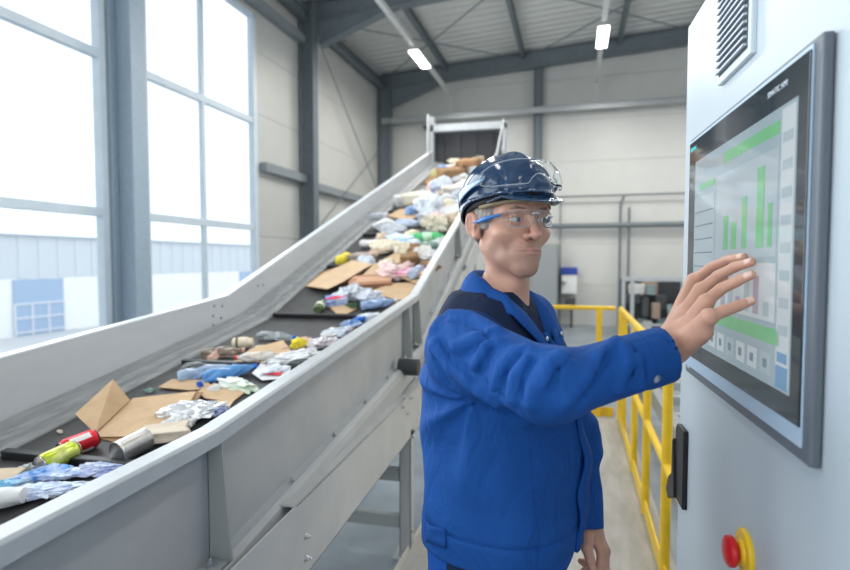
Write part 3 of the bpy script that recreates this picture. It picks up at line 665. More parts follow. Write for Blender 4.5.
def text(s, y, z, size, mat, par, x=-.0222, name='lettering'):
    c = bpy.data.curves.new(name, 'FONT'); c.body = s; c.size = size; c.extrude = .0002; o = bpy.data.objects.new(name, c); COL.objects.link(o)
    dg_ = bpy.context.evaluated_depsgraph_get(); me = bpy.data.meshes.new_from_object(o.evaluated_get(dg_)); bpy.data.objects.remove(o)
    me.name = name; o = bpy.data.objects.new(name, me); COL.objects.link(o); me.materials.clear(); me.materials.append(mat)
    o.parent = par; o.matrix_local = Matrix.Translation((x, y, z)) @ Matrix(((0, 0, -1, 0), (-1, 0, 0, 0), (0, 1, 0, 0), (0, 0, 0, 1))); return o
text('SIEMENS', 1.412, 1.836, .0125, nmat('teal lettering', (.05, .62, .62), .4, emit=(.05, .6, .6), estr=.35), tp)
text('SIMATIC HMI', .955, 1.832, .0125, nmat('pale lettering', (.6, .68, .75), .4), tp)
MB().box((-.0172, 1.405, 1.318), (-.0160, 1.425, 1.326)).build('small_mark', nmat('pale mark', (.45, .5, .55), .5), tp)
# ================================================================= WASTE ON THE BELT
def basis(p, rot, tilt=0.0, roll=0.0):
    return Matrix.Translation(Vector(p)) @ Matrix.Rotation(bslope(p[1]), 4, 'X') @ Matrix.Rotation(radians(rot), 4, 'Z') @ Matrix.Rotation(radians(tilt), 4, 'Y') @ Matrix.Rotation(radians(roll), 4, 'X')
_mc = {}; SCL = 1.32
def cm(col, rough=.5, metal=0, trans=0.0, col2=None, noise=0.0, nscale=25, bump=0.0, spec=.5, name=None):
    k = (col, rough, metal, trans, col2, noise, nscale)
    if k not in _mc: _mc[k] = nmat(name or 'waste surface', col, rough, metal, trans=trans, col2=col2, noise=noise, nscale=nscale, bump=bump, spec=spec, ior=1.3)
    return _mc[k]
KRAFT = cm((.57, .40, .245), .8, noise=.14, nscale=14, bump=.04); KRAFT_D = cm((.34, .205, .11), .85, noise=.2, nscale=12); KRAFT_L = cm((.62, .45, .29), .8, noise=.12, nscale=10)
def crumple(name, px, py, size, mat, label, cat, seed=0, rot=0, h=None, group=None, sharp=.22, parent_parts=None, smooth=False, print_col=None):
    """crumpled bag / film / paper lump; size = (length, width, height) in metres"""
    rs = np.random.RandomState(seed + 11); bm = bmesh.new(); bmesh.ops.create_icosphere(bm, subdivisions=4, radius=1.0)
    V = np.array([v.co[:] for v in bm.verts])
    if smooth: f = np.ones(len(V))
    else:
        N = rs.normal(size=(26, 3)); N /= np.linalg.norm(N, axis=1)[:, None]; of = rs.uniform(.45, .95, 26)
        r_ = (of[None] / np.maximum(V @ N.T, .05)).min(1); f = np.minimum(r_, 1.25)
        D = rs.normal(size=(8, 3)); D /= np.linalg.norm(D, axis=1)[:, None]; ph = rs.uniform(0, 6, 8)
        for k in range(8): f = f * (1 - sharp * .34 * np.abs(np.sin(V @ D[k] * (3.2 + 1.6 * k) + ph[k] + 1.2 * np.sin(V @ D[(k + 3) % 8] * 4))) ** 3)
        f = f * (1 + rs.normal(size=len(V)) * .018)
    V = V * f[:, None]; V *= np.array(size) * SCL / 2 / np.abs(V).max(0); V[:, 2] *= 1.25
    lo = V[:, 2].min(); V[:, 2] = np.where(V[:, 2] < lo * .5, lo * .5 + (V[:, 2] - lo * .5) * .2, V[:, 2]); V[:, 2] -= V[:, 2].min()
    for v, c in zip(bm.verts, V): v.co = c
    me = bpy.data.meshes.new(name); bm.to_mesh(me); bm.free(); me.materials.append(mat)
    if smooth: me.polygons.foreach_set('use_smooth', [True] * len(me.polygons))
    if print_col:
        me.materials.append(print_col); a = rs.normal(size=3); ph = rs.uniform(0, 6)
        for p in me.polygons:
            c = p.center; s_ = sin((a[0] * c[0] + a[1] * c[1]) * 60 + ph) + .6 * sin(c[0] * 90 + c[2] * 70 + ph)
            if s_ > .75 and c[2] > 0: p.material_index = 1
    o = bpy.data.objects.new(name, me); COL.objects.link(o); p = belt_hit(px, py, size[2] * .45)
    p = np.array([p[0], p[1], belz(p[1]) + (h or .002)]); o.matrix_world = basis(p, rot); return tag(o, label, cat, group)
def lathe_thing(name, px, py, prof, rot, label, cat, mat, parts=(), r=None, h=0.0, tilt=0, roll=0, dent=0.0, seed=0, group=None, n=28):
    """lies on its side: lathe axis along local x; parts = [(name, prof, mat)]"""
    R_ = max(q[0] for q in prof) if r is None else r; p = belt_hit(px, py, R_ + h); p = np.array([p[0], p[1], belz(p[1]) + R_ * cos(bslope(p[1])) * (1 - .5 * dent) + .002 + h])
    L_ = max(q[1] for q in prof); A = Matrix.Rotation(radians(90), 4, 'Y') @ Matrix.Translation((0, 0, -L_ / 2)); rs = np.random.RandomState(seed)
    ks = rs.uniform(0, 6.3, 6)
    def dnt(v):
        x, y, z = v; 
        if dent:
            f = 1 - dent * (.5 + .5 * sin(x * 75 + ks[0] + 2 * sin(atan2(z, y) * 2 + ks[1]))) * (.6 + .4 * sin(atan2(z, y) * 3 + ks[2] + x * 40)); f2 = 1 - dent * .55
            return (x, y * (1 + .12 * dent) * f, z * f2 * f)
        return v
    def mk(nm, pf, mt, par=None):
        m = MB(); pf2 = []
        for a, b in zip(pf[:-1], pf[1:]):
            k = max(1, int(abs(b[1] - a[1]) / .007)) if dent else 1
            pf2 += [(a[0] + (b[0] - a[0]) * i / k, a[1] + (b[1] - a[1]) * i / k) for i in range(k)]
        m.lathe(pf2 + [pf[-1]], n, A); m.v = [dnt(v) for v in m.v]; return m.build(nm, mt, par, smooth=True)
    o = mk(name, prof, mat); o.matrix_world = basis(p, rot, tilt, roll)
    for nm, pf, mt in parts: mk(nm, pf, mt, o)
    return tag(o, label, cat, group)
def can(px, py, rot, col, col2, label, **k):
    r = .033; b = [(.0262, .0065), (.0295, .008), (r, .014), (r, .103), (.0285, .1095)]
    return lathe_thing('drink_can', px, py, b, rot, label, 'can', cm(col, .25, .5, col2=col2, nscale=28), [('lid', [(.0285, .1125), (.0295, .1155), (.0275, .1155), (.0265, .111), (.012, .1115), (.0001, .1125)], cm((.62, .62, .63), .25, .9)), ('base', [(.0001, .006), (.020, .004), (.0255, -.0005), (.0262, .001)], cm((.6, .6, .6), .3, .9))], **k)
def tin(px, py, rot, label, **k):
    pf = [(.036, 0)]; z = .008
    pf += [(.0375, .001), (.0375, .004), (.036, .006)]
    while z < .100: pf += [(.0362, z), (.0352, z + .0025), (.0362, z + .005)]; z += .0055 if 1 else 0
    pf += [(.0375, .106), (.0375, .109), (.036, .110), (.0345, .108), (.0345, .012), (.0001, .012)]
    return lathe_thing('food_tin', px, py, pf, rot, label, 'tin', cm((.55, .54, .52), .3, .85, noise=.2, nscale=40), [('paper_label', [(.0368, .020), (.0369, .021), (.0369, .090), (.0368, .091)], cm((.62, .60, .55), .35, .6))] if 0 else (), **k)
def bottle(px, py, rot, col, capc, label, L_=.20, r=.032, dent=.25, trans=.75, lab=None, name='plastic_bottle', rough=.12, **k):
    pf = [(.0001, .004), (r * .8, 0), (r, .010), (r, L_ * .28), (r * .93, L_ * .32), (r, L_ * .36), (r, L_ * .62), (r * .8, L_ * .76), (.014, L_ * .90), (.013, L_ * .955)]
    parts = [('cap', [(.0145, L_ * .94), (.0155, L_ * .945), (.0155, L_), (.0135, L_ + .002), (.0001, L_ + .002)], cm(capc, .35))]
    if lab: parts.append(('label_wrap', [(r * 1.012, L_ * .34), (r * 1.015, L_ * .345), (r * 1.015, L_ * .58), (r * 1.012, L_ * .585)], cm(lab[0], .5, col2=lab[1], nscale=60)))
    return lathe_thing(name, px, py, pf, rot, label, 'bottle', cm(col, rough, trans=trans), parts, dent=dent, **k)
def sheet(pts, mat, label, th=.005, name='cardboard_sheet', cat='cardboard', group=None, extra=None):
    """flat piece: pts [(px,py,height above belt)], optional extra flap polygons as children"""
    def poly(P3, nm, mt, par=None, org=None):
        P3 = [Vector(p) for p in P3]; nrm = (P3[1] - P3[0]).cross(P3[2] - P3[0]).normalized()
        if nrm.z < 0: nrm = -nrm
        m = MB(); n = len(P3); vs = [p - org for p in P3] + [p - nrm * th - org for p in P3]; m.add(vs, [tuple(range(n)), tuple(range(2 * n - 1, n - 1, -1))] + [(i, (i + 1) % n, (i + 1) % n + n, i + n) for i in range(n)])
        o = m.build(nm, mt, par)
        me = o.data; me.materials.append(KRAFT_D if mt in (KRAFT, KRAFT_L) else mt)
        for p in me.polygons:
            if len(p.vertices) == 4 and p.area < .6 * th * 1.0: p.material_index = 1
        return o
    P = [belt_hit(x, y, h + th) for x, y, h in pts]; org = Vector(P[0]); org = Vector(np.mean(P, 0))
    o = poly(P, name, mat, None, org); o.location = org
    for nm, fp, mt in (extra or []): poly([belt_hit(x, y, h + th) for x, y, h in fp], nm, mt, o, org)
    return tag(o, label, cat, group)
def block(px, py, size, mat, label, cat, rot=0, tilt=0, roll=0, name='carton', h=0.0, stripe=None, group=None):
    """slightly crushed carton"""
    lx, ly, lz = size; bm = bmesh.new(); bmesh.ops.create_cube(bm, size=1.0); bmesh.ops.subdivide_edges(bm, edges=bm.edges[:], cuts=5, use_grid_fill=True); rs = np.random.RandomState(int(px * 7 + py))
    D = rs.normal(size=(4, 3)); ph = rs.uniform(0, 6, 4)
    for v in bm.verts:
        c = np.array(v.co); q = sum(sin(float(D[i] @ c) * 4 + ph[i]) for i in range(4)) * .045; v.co = Vector(((c[0] * (1 + q)) * lx, c[1] * (1 - q) * ly, (c[2] * (1 + q * 1.5)) * lz))
    me = bpy.data.meshes.new(name); bm.to_mesh(me); bm.free(); me.materials.append(mat); o = bpy.data.objects.new(name, me); COL.objects.link(o)
    b_ = o.modifiers.new('b', 'BEVEL'); b_.width = min(size) * .08; b_.segments = 1; b_.limit_method = 'ANGLE'; b_.angle_limit = radians(50)
    if stripe: m = MB(); m.box((-lx * .5, -ly * .28, lz * .5), (lx * .5, ly * .28, lz * .5 + .002)); m.build('printed_band', stripe, o)
    p = belt_hit(px, py, lz * .5); o.matrix_world = basis(np.array([p[0], p[1], belz(p[1]) + lz * .52 + abs(sin(radians(tilt))) * lx * .4 + h]), rot, tilt, roll); return tag(o, label, cat, group)

WHITE = cm((.72, .73, .74), .5, noise=.1); WHITEB = cm((.74, .77, .82), .4, col2=(.55, .62, .74), nscale=30); GREYW = cm((.50, .53, .58), .4, col2=(.66, .70, .75), nscale=25)
FILM = cm((.50, .60, .80), .25, col2=(.72, .78, .88), nscale=34); BLUEP = cm((.02, .16, .55), .35); REDP = cm((.62, .03, .05), .4); PINK = cm((.72, .50, .50), .6, col2=(.80, .68, .64), nscale=22)
CREAM = cm((.72, .66, .52), .6, noise=.12); BEIGE = cm((.64, .53, .40), .8, noise=.12); FOIL = cm((.60, .62, .64), .25, .6, col2=(.82, .84, .86), nscale=18); YEL = cm((.80, .66, .06), .45); GREEN = cm((.10, .50, .16), .35, col2=(.45, .72, .45), nscale=20)

# -- flat near section, from the left edge of the photo --
block(6, 478, (.085, .07, .030), BEIGE, 'small beige crumpled cardboard lump at the left edge of the belt', 'cardboard', rot=15, name='cardboard_lump')
crumple('snack_wrapper', 47, 475, (.17, .085, .035), cm((.03, .22, .62), .3, col2=(.78, .82, .88), nscale=22), 'glossy blue and white crumpled wrapper below the green drink can', 'wrapper', 2, rot=20)
crumple('plastic_film', 42, 492, (.22, .10, .040), FILM, 'pale violet blue plastic film lying in front of the blue wrapper', 'plastic film', 3, rot=25, sharp=.35)
crumple('plastic_film', 14, 486, (.10, .06, .03), cm((.10, .42, .68), .3, col2=(.7, .8, .88), nscale=30), 'small turquoise blue film piece beside the beige lump', 'plastic film', 4, rot=60)
lathe_thing('paper_cup', 6, 497, [(.024, 0), (.025, .002), (.034, .085), (.0355, .088), (.034, .088), (.0235, .004), (.0001, .004)], 205, 'white paper cup with thin red line at the left edge of the belt', 'cup', WHITE, [('red_line', [(.0338, .078), (.0345, .079), (.0349, .083), (.0343, .084)], REDP)], dent=.15)
can(60, 457, 260, (.44, .56, .03), (.72, .74, .30), 'lime green drink can with its silver lid towards the viewer')
bpy.data.objects['drink_can']['label'] = 'lime green drink can with its silver lid towards the viewer'
_c = [o for o in bpy.data.objects if o.get('label', '').startswith('lime green drink')][0]
m = MB(); m.lathe([(.0332, .028), (.0334, .029), (.0334, .060), (.0332, .061)], 28, Matrix.Rotation(radians(90), 4, 'Y') @ Matrix.Translation((0, 0, -.058)))
m.v = [v for v in m.v]; q_ = MB(); q_.v = m.v; q_.f = [f for f in m.f if len(f) == 4 and m.v[f[0]][1] < -.004 and m.v[f[2]][2] > -.012 ]; q_.build('red_fruit_print', cm((.75, .12, .10), .3), _c, smooth=True)
can(80, 444, 250, (.62, .02, .03), (.62, .03, .05), 'red and white drink can lying behind the lime green can')
_c = [o for o in bpy.data.objects if o.get('label', '').startswith('red and white drink can')][0]
for a0 in (30, 200, 290):
    m = MB(); m.lathe([(.0332, .030), (.0334, .031), (.0334, .092), (.0332, .093)], 40, Matrix.Rotation(radians(90), 4, 'Y') @ Matrix.Translation((0, 0, -.058))); q_ = MB(); q_.v = m.v
    q_.f = [f for f in m.f if len(f) == 4 and (math.degrees(atan2(m.v[f[0]][2], m.v[f[0]][1])) - a0) % 360 < 34]; q_.build('white_lettering_patch', cm((.80, .78, .76), .3), _c, smooth=True)
tin(132, 446, 258, 'open ribbed silver food tin lying beside the large opened cardboard box')
crumple('plastic_film', 103, 467, (.15, .075, .030), cm((.62, .66, .76), .3, col2=(.22, .30, .62), nscale=38), 'crumpled white film with dark blue lines between green can and tin', 'plastic film', 6, rot=20, sharp=.35)
sheet([(92, 437, .004), (133, 398, .030), (196, 391, .020), (187, 408, .022), (168, 430, .018), (150, 436, .010)], KRAFT, 'large opened cardboard box lying flat with one raised flap', name='cardboard_box',
      extra=[('raised_flap', [(95, 433, .012), (75, 414, .055), (113, 379, .120), (130, 400, .032)], KRAFT), ('inner_flap', [(190, 391, .022), (203, 392, .018), (192, 406, .006), (183, 410, .012)], KRAFT_D)])
sheet([(100, 438, .0), (160, 434, .0), (166, 440, 0), (118, 443, 0)], KRAFT_D, 'thin darker cardboard strip under the large opened box')
sheet([(158, 387, .006), (172, 379, .020), (206, 380, .012), (214, 388, .010), (188, 390, .006)], KRAFT, 'narrow cardboard strip behind the large opened box')
sheet([(196, 392, .006), (214, 383, .012), (250, 388, .006), (232, 402, .004), (205, 398, .004)], KRAFT, 'cardboard piece under the white film right of the opened box')
sheet([(205, 402, .002), (236, 398, .004), (228, 408, .004), (212, 412, .002)], KRAFT_L, 'small light cardboard scrap beside the foil pouch at the near rim')
crumple('foil_pouch', 199, 411, (.24, .11, .055), FOIL, 'crumpled silver and white foil pouch with blue print by the near rim', 'pouch', 8, rot=22, sharp=.2, print_col=None)
m = MB(); m.box((-.05, -.02, 0), (.03, .0, .001))
crumple('printed_wrapper', 213, 413, (.10, .05, .035), cm((.10, .18, .55), .35, col2=(.74, .77, .82), nscale=60), 'small wrapper with blue print at the right end of the foil pouch', 'wrapper', 9, rot=28)
block(166, 434, (.14, .10, .035), cm((.66, .57, .46), .7, noise=.1), 'pale crushed paper carton between the tin and the foil pouch', 'carton', rot=35, tilt=4)
crumple('paper_scrap', 182, 374, (.035, .022, .012), WHITE, 'tiny white paper scrap next to the far skirt', 'paper', 10, rot=-20)
crumple('plastic_bag', 194, 367, (.12, .06, .035), cm((.16, .17, .17), .4, col2=(.36, .38, .38), nscale=20), 'dark grey crumpled bag against the far skirt', 'bag', 12, rot=20)
crumple('paper_scrap', 61, 432, (.030, .015, .010), cm((.72, .62, .54), .6), 'tiny beige scrap on the far skirt above the drink cans', 'paper', 13, rot=-10)
crumple('plastic_scrap', 150, 391, (.045, .02, .012), cm((.02, .14, .11), .4, col2=(.60, .68, .62), nscale=30), 'tiny dark green scrap by the far skirt behind the opened box', 'scrap', 14, rot=10)
bottle(206, 371, 42, (.55, .70, .90), (.01, .10, .50), 'clear blue water bottle lying left of another, blue cap towards the viewer', L_=.25, r=.036, dent=.3, rough=.08, trans=.55, seed=1)
lathe_thing('bottle_cap', 200, 385, [(.0001, .0), (.015, 0), (.016, .004), (.016, .014), (.014, .017), (.0001, .018)], 60, 'round blue bottle cap on the cardboard below the water bottles', 'bottle cap', cm((.01, .09, .52), .3), h=.004)
bottle(229, 371, 48, (.18, .45, .85), (.01, .12, .55), 'strong blue crushed water bottle right of the clear blue one', L_=.24, r=.036, dent=.35, trans=.45, seed=2)
crumple('plastic_bag', 238, 385, (.20, .08, .035), cm((.72, .76, .72), .35, col2=(.60, .70, .55), nscale=14), 'whitish green plastic bag in front of the blue water bottles', 'bag', 16, rot=-12, sharp=.35)
crumple('plastic_film', 215, 389, (.06, .04, .025), WHITE, 'little white film lump beside the blue bottle cap', 'plastic film', 17)
bottle(222, 351, 25, (.42, .33, .26), (.62, .36, .30), 'crushed brownish clear bottle by the far skirt', L_=.21, r=.036, dent=.4, trans=.5, seed=3)
lathe_thing('jar', 243, 343, [(.0001, .003), (.030, 0), (.034, .006), (.034, .075), (.026, .09), (.026, .104), (.0001, .104)], 22, 'cream coloured jar with a dark band lying by the far skirt', 'jar', cm((.66, .55, .38), .4, col2=(.75, .68, .55), nscale=18), [('dark_band', [(.0345, .018), (.0348, .02), (.0348, .028), (.0345, .03)], cm((.10, .10, .09), .5))], dent=.1)
crumple('paper_scrap', 212, 357, (.055, .05, .045), cm((.58, .36, .30), .6, col2=(.70, .52, .44), nscale=30), 'reddish brown lump at the end of the crushed brown bottle', 'scrap', 19)
sheet([(232, 362, .004), (250, 349, .020), (283, 340, .030), (292, 352, .020), (276, 364, .006), (250, 368, .004)], KRAFT, 'cardboard piece under the red capped bottle')
bottle(256, 356, 196, (.74, .70, .66), (.70, .02, .04), 'whitish bottle with a red cap on the cardboard piece', L_=.19, dent=.35, trans=.35, lab=((.70, .66, .60), (.60, .48, .36)), seed=4, h=.02)
bottle(276, 335, -8, (.50, .55, .56), (.01, .12, .55), 'crushed clear grey bottle with blue cap at the foot of the incline', L_=.24, dent=.5, trans=.6, seed=5, roll=10)
sheet([(252, 373, .02), (262, 362, .03), (292, 366, .02), (286, 378, .01), (262, 380, .01)], WHITE, 'white printed paper sheet at the near rim', name='paper_sheet', cat='paper', th=.002, extra=[('red_print', [(262, 374, .0225), (264, 370, .0265), (283, 371, .0225), (280, 375, .019)], REDP)])
crumple('plastic_bag', 291, 359, (.24, .14, .055), WHITE, 'large white crumpled bag leaning on the near rim', 'bag', 21, rot=30, sharp=.3)
crumple('plastic_scrap', 297, 349, (.085, .05, .045), YEL, 'bright yellow crumpled scrap on top of the large white bag', 'scrap', 22, h=.025)
crumple('paper_scrap', 305, 344, (.10, .05, .05), cm((.66, .52, .42), .6, col2=(.74, .42, .40), nscale=26), 'pinkish brown tissue behind the yellow scrap', 'paper', 23, h=.01)
crumple('plastic_bag', 318, 344, (.18, .12, .055), cm((.74, .72, .76), .45, col2=(.76, .66, .70), nscale=10), 'white and pale pink bag right of the yellow scrap', 'bag', 24, rot=25, sharp=.3)
crumple('plastic_bag', 337, 333, (.14, .09, .05), WHITEB, 'white and blue crinkled bag at the near rim beside the upright cleat', 'bag', 25, rot=30, sharp=.35)
crumple('plastic_wrapper', 352, 324, (.12, .06, .04), cm((.04, .17, .50), .35, col2=(.60, .68, .80), nscale=40), 'dark blue crinkled wrapper at the near rim', 'wrapper', 26, rot=30)
crumple('paper_scrap', 349, 331, (.09, .04, .035), cm((.30, .16, .14), .6, col2=(.7, .66, .62), nscale=40), 'brown and white scrap at the near rim below the blue wrapper', 'scrap', 27, rot=20)
crumple('plastic_bag', 369, 317, (.12, .06, .045), WHITEB, 'small white blue bag at the near rim above the dark blue wrapper', 'bag', 28, rot=20)
# -- lower incline --
bottle(320, 306, 96, (.10, .14, .06), (.55, .58, .50), 'small dark green bottle with pale label standing out alone on the belt', L_=.14, r=.032, dent=.05, trans=.0, lab=((.70, .72, .62), (.5, .55, .4)), seed=6, name='glass_bottle')
sheet([(325, 303, .003), (334, 299, .008), (362, 306, .004), (346, 314, .002), (338, 315, .002)], KRAFT, 'cardboard piece under the blue red pack on the lower incline')
block(337, 301, (.14, .10, .05), cm((.10, .22, .58), .4, col2=(.55, .62, .76), nscale=16), 'crushed blue carton with a red edge on the lower incline', 'carton', rot=15, stripe=cm((.62, .05, .08), .4))
crumple('plastic_bag', 352, 293, (.22, .16, .09), GREYW, 'grey white transparent bag on the lower incline', 'bag', 31, rot=-20, sharp=.35)
crumple('plastic_bag', 367, 296, (.20, .14, .08), cm((.66, .70, .78), .4, noise=.15), 'white bag right of the grey white one on the lower incline', 'bag', 32, rot=10, sharp=.35)
crumple('plastic_scrap', 355, 306, (.10, .05, .04), cm((.05, .10, .05), .5), 'dark green scrap below the grey white bag', 'scrap', 33)
bottle(378, 302, 28, (.35, .48, .72), (.62, .68, .74), 'blue and clear crushed bottle at the near rim of the lower incline', L_=.24, r=.040, dent=.4, trans=.3, seed=7)
for i, (dh, dx, mt, lb) in enumerate(((.0, 0, KRAFT_D, 'bottom sheet of the cardboard stack on the lower incline'), (.018, 1, KRAFT, 'middle sheet of the cardboard stack on the lower incline'), (.038, 2, KRAFT_L, 'top sheet of the cardboard stack on the lower incline'))):
    sheet([(305 + dx, 286, dh), (322 + dx, 272 + dx, dh + .02), (352, 262 - dx, dh + .02), (378 - 3 * dx, 264, dh + .03), (346 - dx, 283 - dx, dh), (326 + dx, 289, dh)], mt, lb, th=.007, group='cardboard stack on the lower incline')
sheet([(350, 287, .02), (372, 266, .06), (396, 252, .06), (418, 249, .03), (404, 260, .04), (375, 276, .03)], KRAFT_L, 'long light cardboard sheet reaching up right of the cardboard stack', th=.007)
block(372, 282, (.30, .20, .045), cm((.40, .20, .11), .7, noise=.2), 'shallow brown box with white rim below the long cardboard sheet', 'box', rot=8, name='cardboard_tray', stripe=cm((.55, .33, .22), .8))
sheet([(368, 292, .01), (392, 283, .02), (428, 282, .015), (408, 299, .004), (398, 300, .004)], KRAFT, 'broad cardboard sheet at the near rim below the magenta pack', th=.007)
sheet([(376, 297, .0), (396, 293, .01), (408, 300, .0), (396, 303, .0)], KRAFT_D, 'dark cardboard sheet sticking out under the broad one at the near rim')
sheet([(393, 268, .05), (408, 263, .06), (424, 274, .03), (418, 284, .03), (402, 278, .04)], KRAFT, 'folded brown cardboard sheet behind the magenta pack')
crumple('crumpled_paper', 393, 273, (.22, .17, .10), PINK, 'pinkish white crumpled paper beside the magenta pack', 'paper', 35, sharp=.35)
block(412, 279, (.26, .12, .03), cm((.70, .25, .50), .4, col2=(.80, .62, .30), nscale=12), 'flat magenta and orange pack at the near rim', 'pack', rot=-8, h=.05, name='printed_pack')
crumple('plastic_bag', 421, 256, (.26, .22, .12), cm((.72, .71, .69), .5, noise=.08), 'big white bag at the near rim above the magenta pack', 'bag', 37, sharp=.25)
block(409, 262, (.14, .12, .12), cm((.26, .15, .07), .6, noise=.2), 'dark brown crushed cup left of the big white bag', 'cup', rot=20, name='crushed_cup')
bottle(417, 270, 75, (.45, .52, .68), (.1, .15, .45), 'blue grey bottle standing out at the near rim below the big white bag', L_=.2, r=.045, dent=.3, trans=.2, seed=8, h=.04)
crumple('lemon', 341, 261, (.075, .06, .06), YEL, 'small yellow lump by the far skirt, nearer of two', 'scrap', 38, sharp=.05, smooth=True)
crumple('lemon', 347, 258, (.075, .06, .06), cm((.78, .64, .10), .5), 'small yellow lump by the far skirt, further of two', 'scrap', 39, sharp=.05, smooth=True)
crumple('paper_scrap', 357, 258, (.16, .10, .07), cm((.42, .34, .30), .6, col2=(.70, .64, .62), nscale=18), 'mottled grey brown lump right of the yellow lumps', 'scrap', 40)
crumple('paper_scrap', 371, 256, (.18, .10, .06), cm((.68, .52, .42), .7, noise=.1), 'pinkish beige paper on the belt left of the long cardboard sheet', 'paper', 41, rot=20)
bottle(374, 243, 4, (.68, .67, .66), (.66, .14, .08), 'white bottle with orange red cap lying across the belt', L_=.27, r=.040, dent=.2, trans=.0, rough=.4, seed=9, name='white_bottle')
crumple('paper_bag', 387, 247, (.24, .16, .09), CREAM, 'cream paper bag right of the orange capped bottle', 'bag', 42)
crumple('crumpled_paper', 380, 251, (.20, .12, .06), BEIGE, 'beige crumpled paper in front of the cream paper bag', 'paper', 43, rot=15)
block(401, 242, (.22, .15, .11), cm((.66, .72, .80), .4, col2=(.20, .42, .72), nscale=9), 'white and bright blue carton in the middle of the incline', 'carton', rot=-25)
crumple('plastic_bag', 413, 246, (.20, .14, .08), cm((.58, .66, .72), .3, col2=(.70, .76, .78), nscale=14), 'clear bluish bag right of the white and blue carton', 'bag', 44)
bottle(428, 237, 12, (.12, .58, .22), (.62, .46, .16), 'bright green bottle lying by the near rim behind the person', L_=.36, r=.060, dent=.2, trans=.15, seed=10, lab=((.62, .78, .62), (.2, .6, .3)))
bottle(427, 245, 8, (.30, .44, .36), (.5, .55, .5), 'dull green bottle just below the bright green one', L_=.32, r=.050, dent=.3, trans=.25, seed=11)
bottle(411, 234, 70, (.74, .66, .52), (.70, .62, .50), 'cream bottle pointing up left of the bright green bottle', L_=.24, r=.050, dent=.2, trans=0, rough=.5, seed=12, name='cream_bottle')
crumple('plastic_bag', 438, 244, (.14, .12, .09), WHITE, 'small white lump at the near rim right of the green bottles', 'bag', 45)
# -- middle incline --
crumple('plastic_bag', 385, 226, (.26, .16, .09), WHITE, 'white lump at the far left of the middle incline', 'bag', 50)
crumple('plastic_bag', 397, 229, (.26, .16, .08), GREYW, 'grey white bag right of the white lump on the middle incline', 'bag', 51)
crumple('plastic_bag', 409, 224, (.28, .12, .06), cm((.40, .48, .66), .4, col2=(.66, .70, .78), nscale=8), 'blue grey flat bag on the middle incline', 'bag', 52)
for i, (dh, mt, lb) in enumerate(((0, KRAFT_D, 'lower of two cardboard sheets on the middle incline'), (.03, KRAFT, 'upper of two cardboard sheets on the middle incline'))):
    sheet([(384 + 2 * i, 218 - 2 * i, dh), (400, 209, dh + .05), (421, 208, dh + .04), (424, 216, dh + .01), (408, 221 - i, dh)], mt, lb, th=.012, group='cardboard sheets on the middle incline')
crumple('paper_scrap', 377, 217, (.18, .12, .06), GREYW, 'grey white scrap left of the cardboard sheets on the middle incline', 'scrap', 53)
sheet([(427, 224, .0), (440, 216, .05), (458, 214, .05), (456, 225, .01), (440, 228, .0)], KRAFT, 'brown cardboard sheet by the near rim next to the hard hat', th=.012)
crumple('plastic_bag', 428, 209, (.28, .24, .20), cm((.70, .74, .80), .4, noise=.12), 'tall white bag in the middle of the upper heap', 'bag', 54)
crumple('plastic_bag', 432, 217, (.26, .18, .12), GREYW, 'grey white bag below the tall white bag', 'bag', 55)
crumple('crumpled_paper', 443, 207, (.30, .20, .13), CREAM, 'cream crumpled paper right of the tall white bag', 'paper', 56)
crumple('plastic_bag', 449, 214, (.26, .20, .12), WHITE, 'white bag next to the rear of the hard hat', 'bag', 57)
crumple('plastic_scrap', 441, 219, (.20, .14, .10), PINK, 'pinkish scrap above the brown cardboard by the hard hat', 'scrap', 58)
block(405, 200, (.24, .18, .12), cm((.60, .60, .58), .6, noise=.1), 'grey white carton at the far skirt of the upper incline', 'carton', rot=30)
block(417, 199, (.34, .20, .13), CREAM, 'cream carton right of the grey white carton', 'carton', rot=10)
block(416, 203, (.28, .16, .05), BEIGE, 'beige flattened carton in front of the cream carton', 'carton', rot=-5)
crumple('plastic_bag', 430, 201, (.26, .18, .12), WHITE, 'white bag below the blue bottle in the upper heap', 'bag', 59)
bottle(436, 194, 95, (.03, .08, .32), (.02, .05, .2), 'dark blue bottle in the upper heap', L_=.30, r=.060, dent=.2, trans=0, rough=.3, seed=13, name='blue_bottle')
crumple('plastic_bag', 443, 187, (.26, .22, .20), WHITEB, 'pale blue white bag above the dark blue bottle', 'bag', 60)
bottle(454, 198, 10, (.45, .62, .80), (.2, .4, .7), 'pale blue bottle lying by the hard hat', L_=.34, r=.065, dent=.3, trans=.2, seed=14)
block(454, 191, (.30, .18, .13), cm((.72, .66, .58), .6, noise=.1), 'pale beige carton above the pale blue bottle', 'carton', rot=8)
crumple('plastic_bag', 461, 187, (.22, .18, .14), WHITE, 'white lump right of the pale beige carton', 'bag', 61)
sheet([(424, 188, .0), (432, 180, .04), (450, 180, .04), (448, 188, .0)], KRAFT, 'small cardboard sheet at the far skirt near the top', th=.014)
sheet([(422, 183, .0), (430, 176, .06), (446, 177, .05), (443, 184, .02)], KRAFT_D, 'dark cardboard sheet below the hood near the far skirt', th=.014)
crumple('plastic_scrap', 438, 175, (.20, .16, .14), cm((.66, .56, .20), .6, col2=(.72, .68, .5), nscale=10), 'yellowish lump near the top of the belt', 'scrap', 62)
block(451, 177, (.34, .26, .22), KRAFT_D, 'brown cardboard box near the top of the belt', 'cardboard box', rot=25, name='cardboard_box')
block(468, 167, (.32, .26, .22), cm((.44, .25, .13), .8, noise=.15), 'topmost brown cardboard box in front of the dark curtain', 'cardboard box', rot=-15, name='cardboard_box')
block(449, 168, (.34, .20, .08), WHITE, 'flat white carton in front of the dark curtain', 'carton', rot=5)
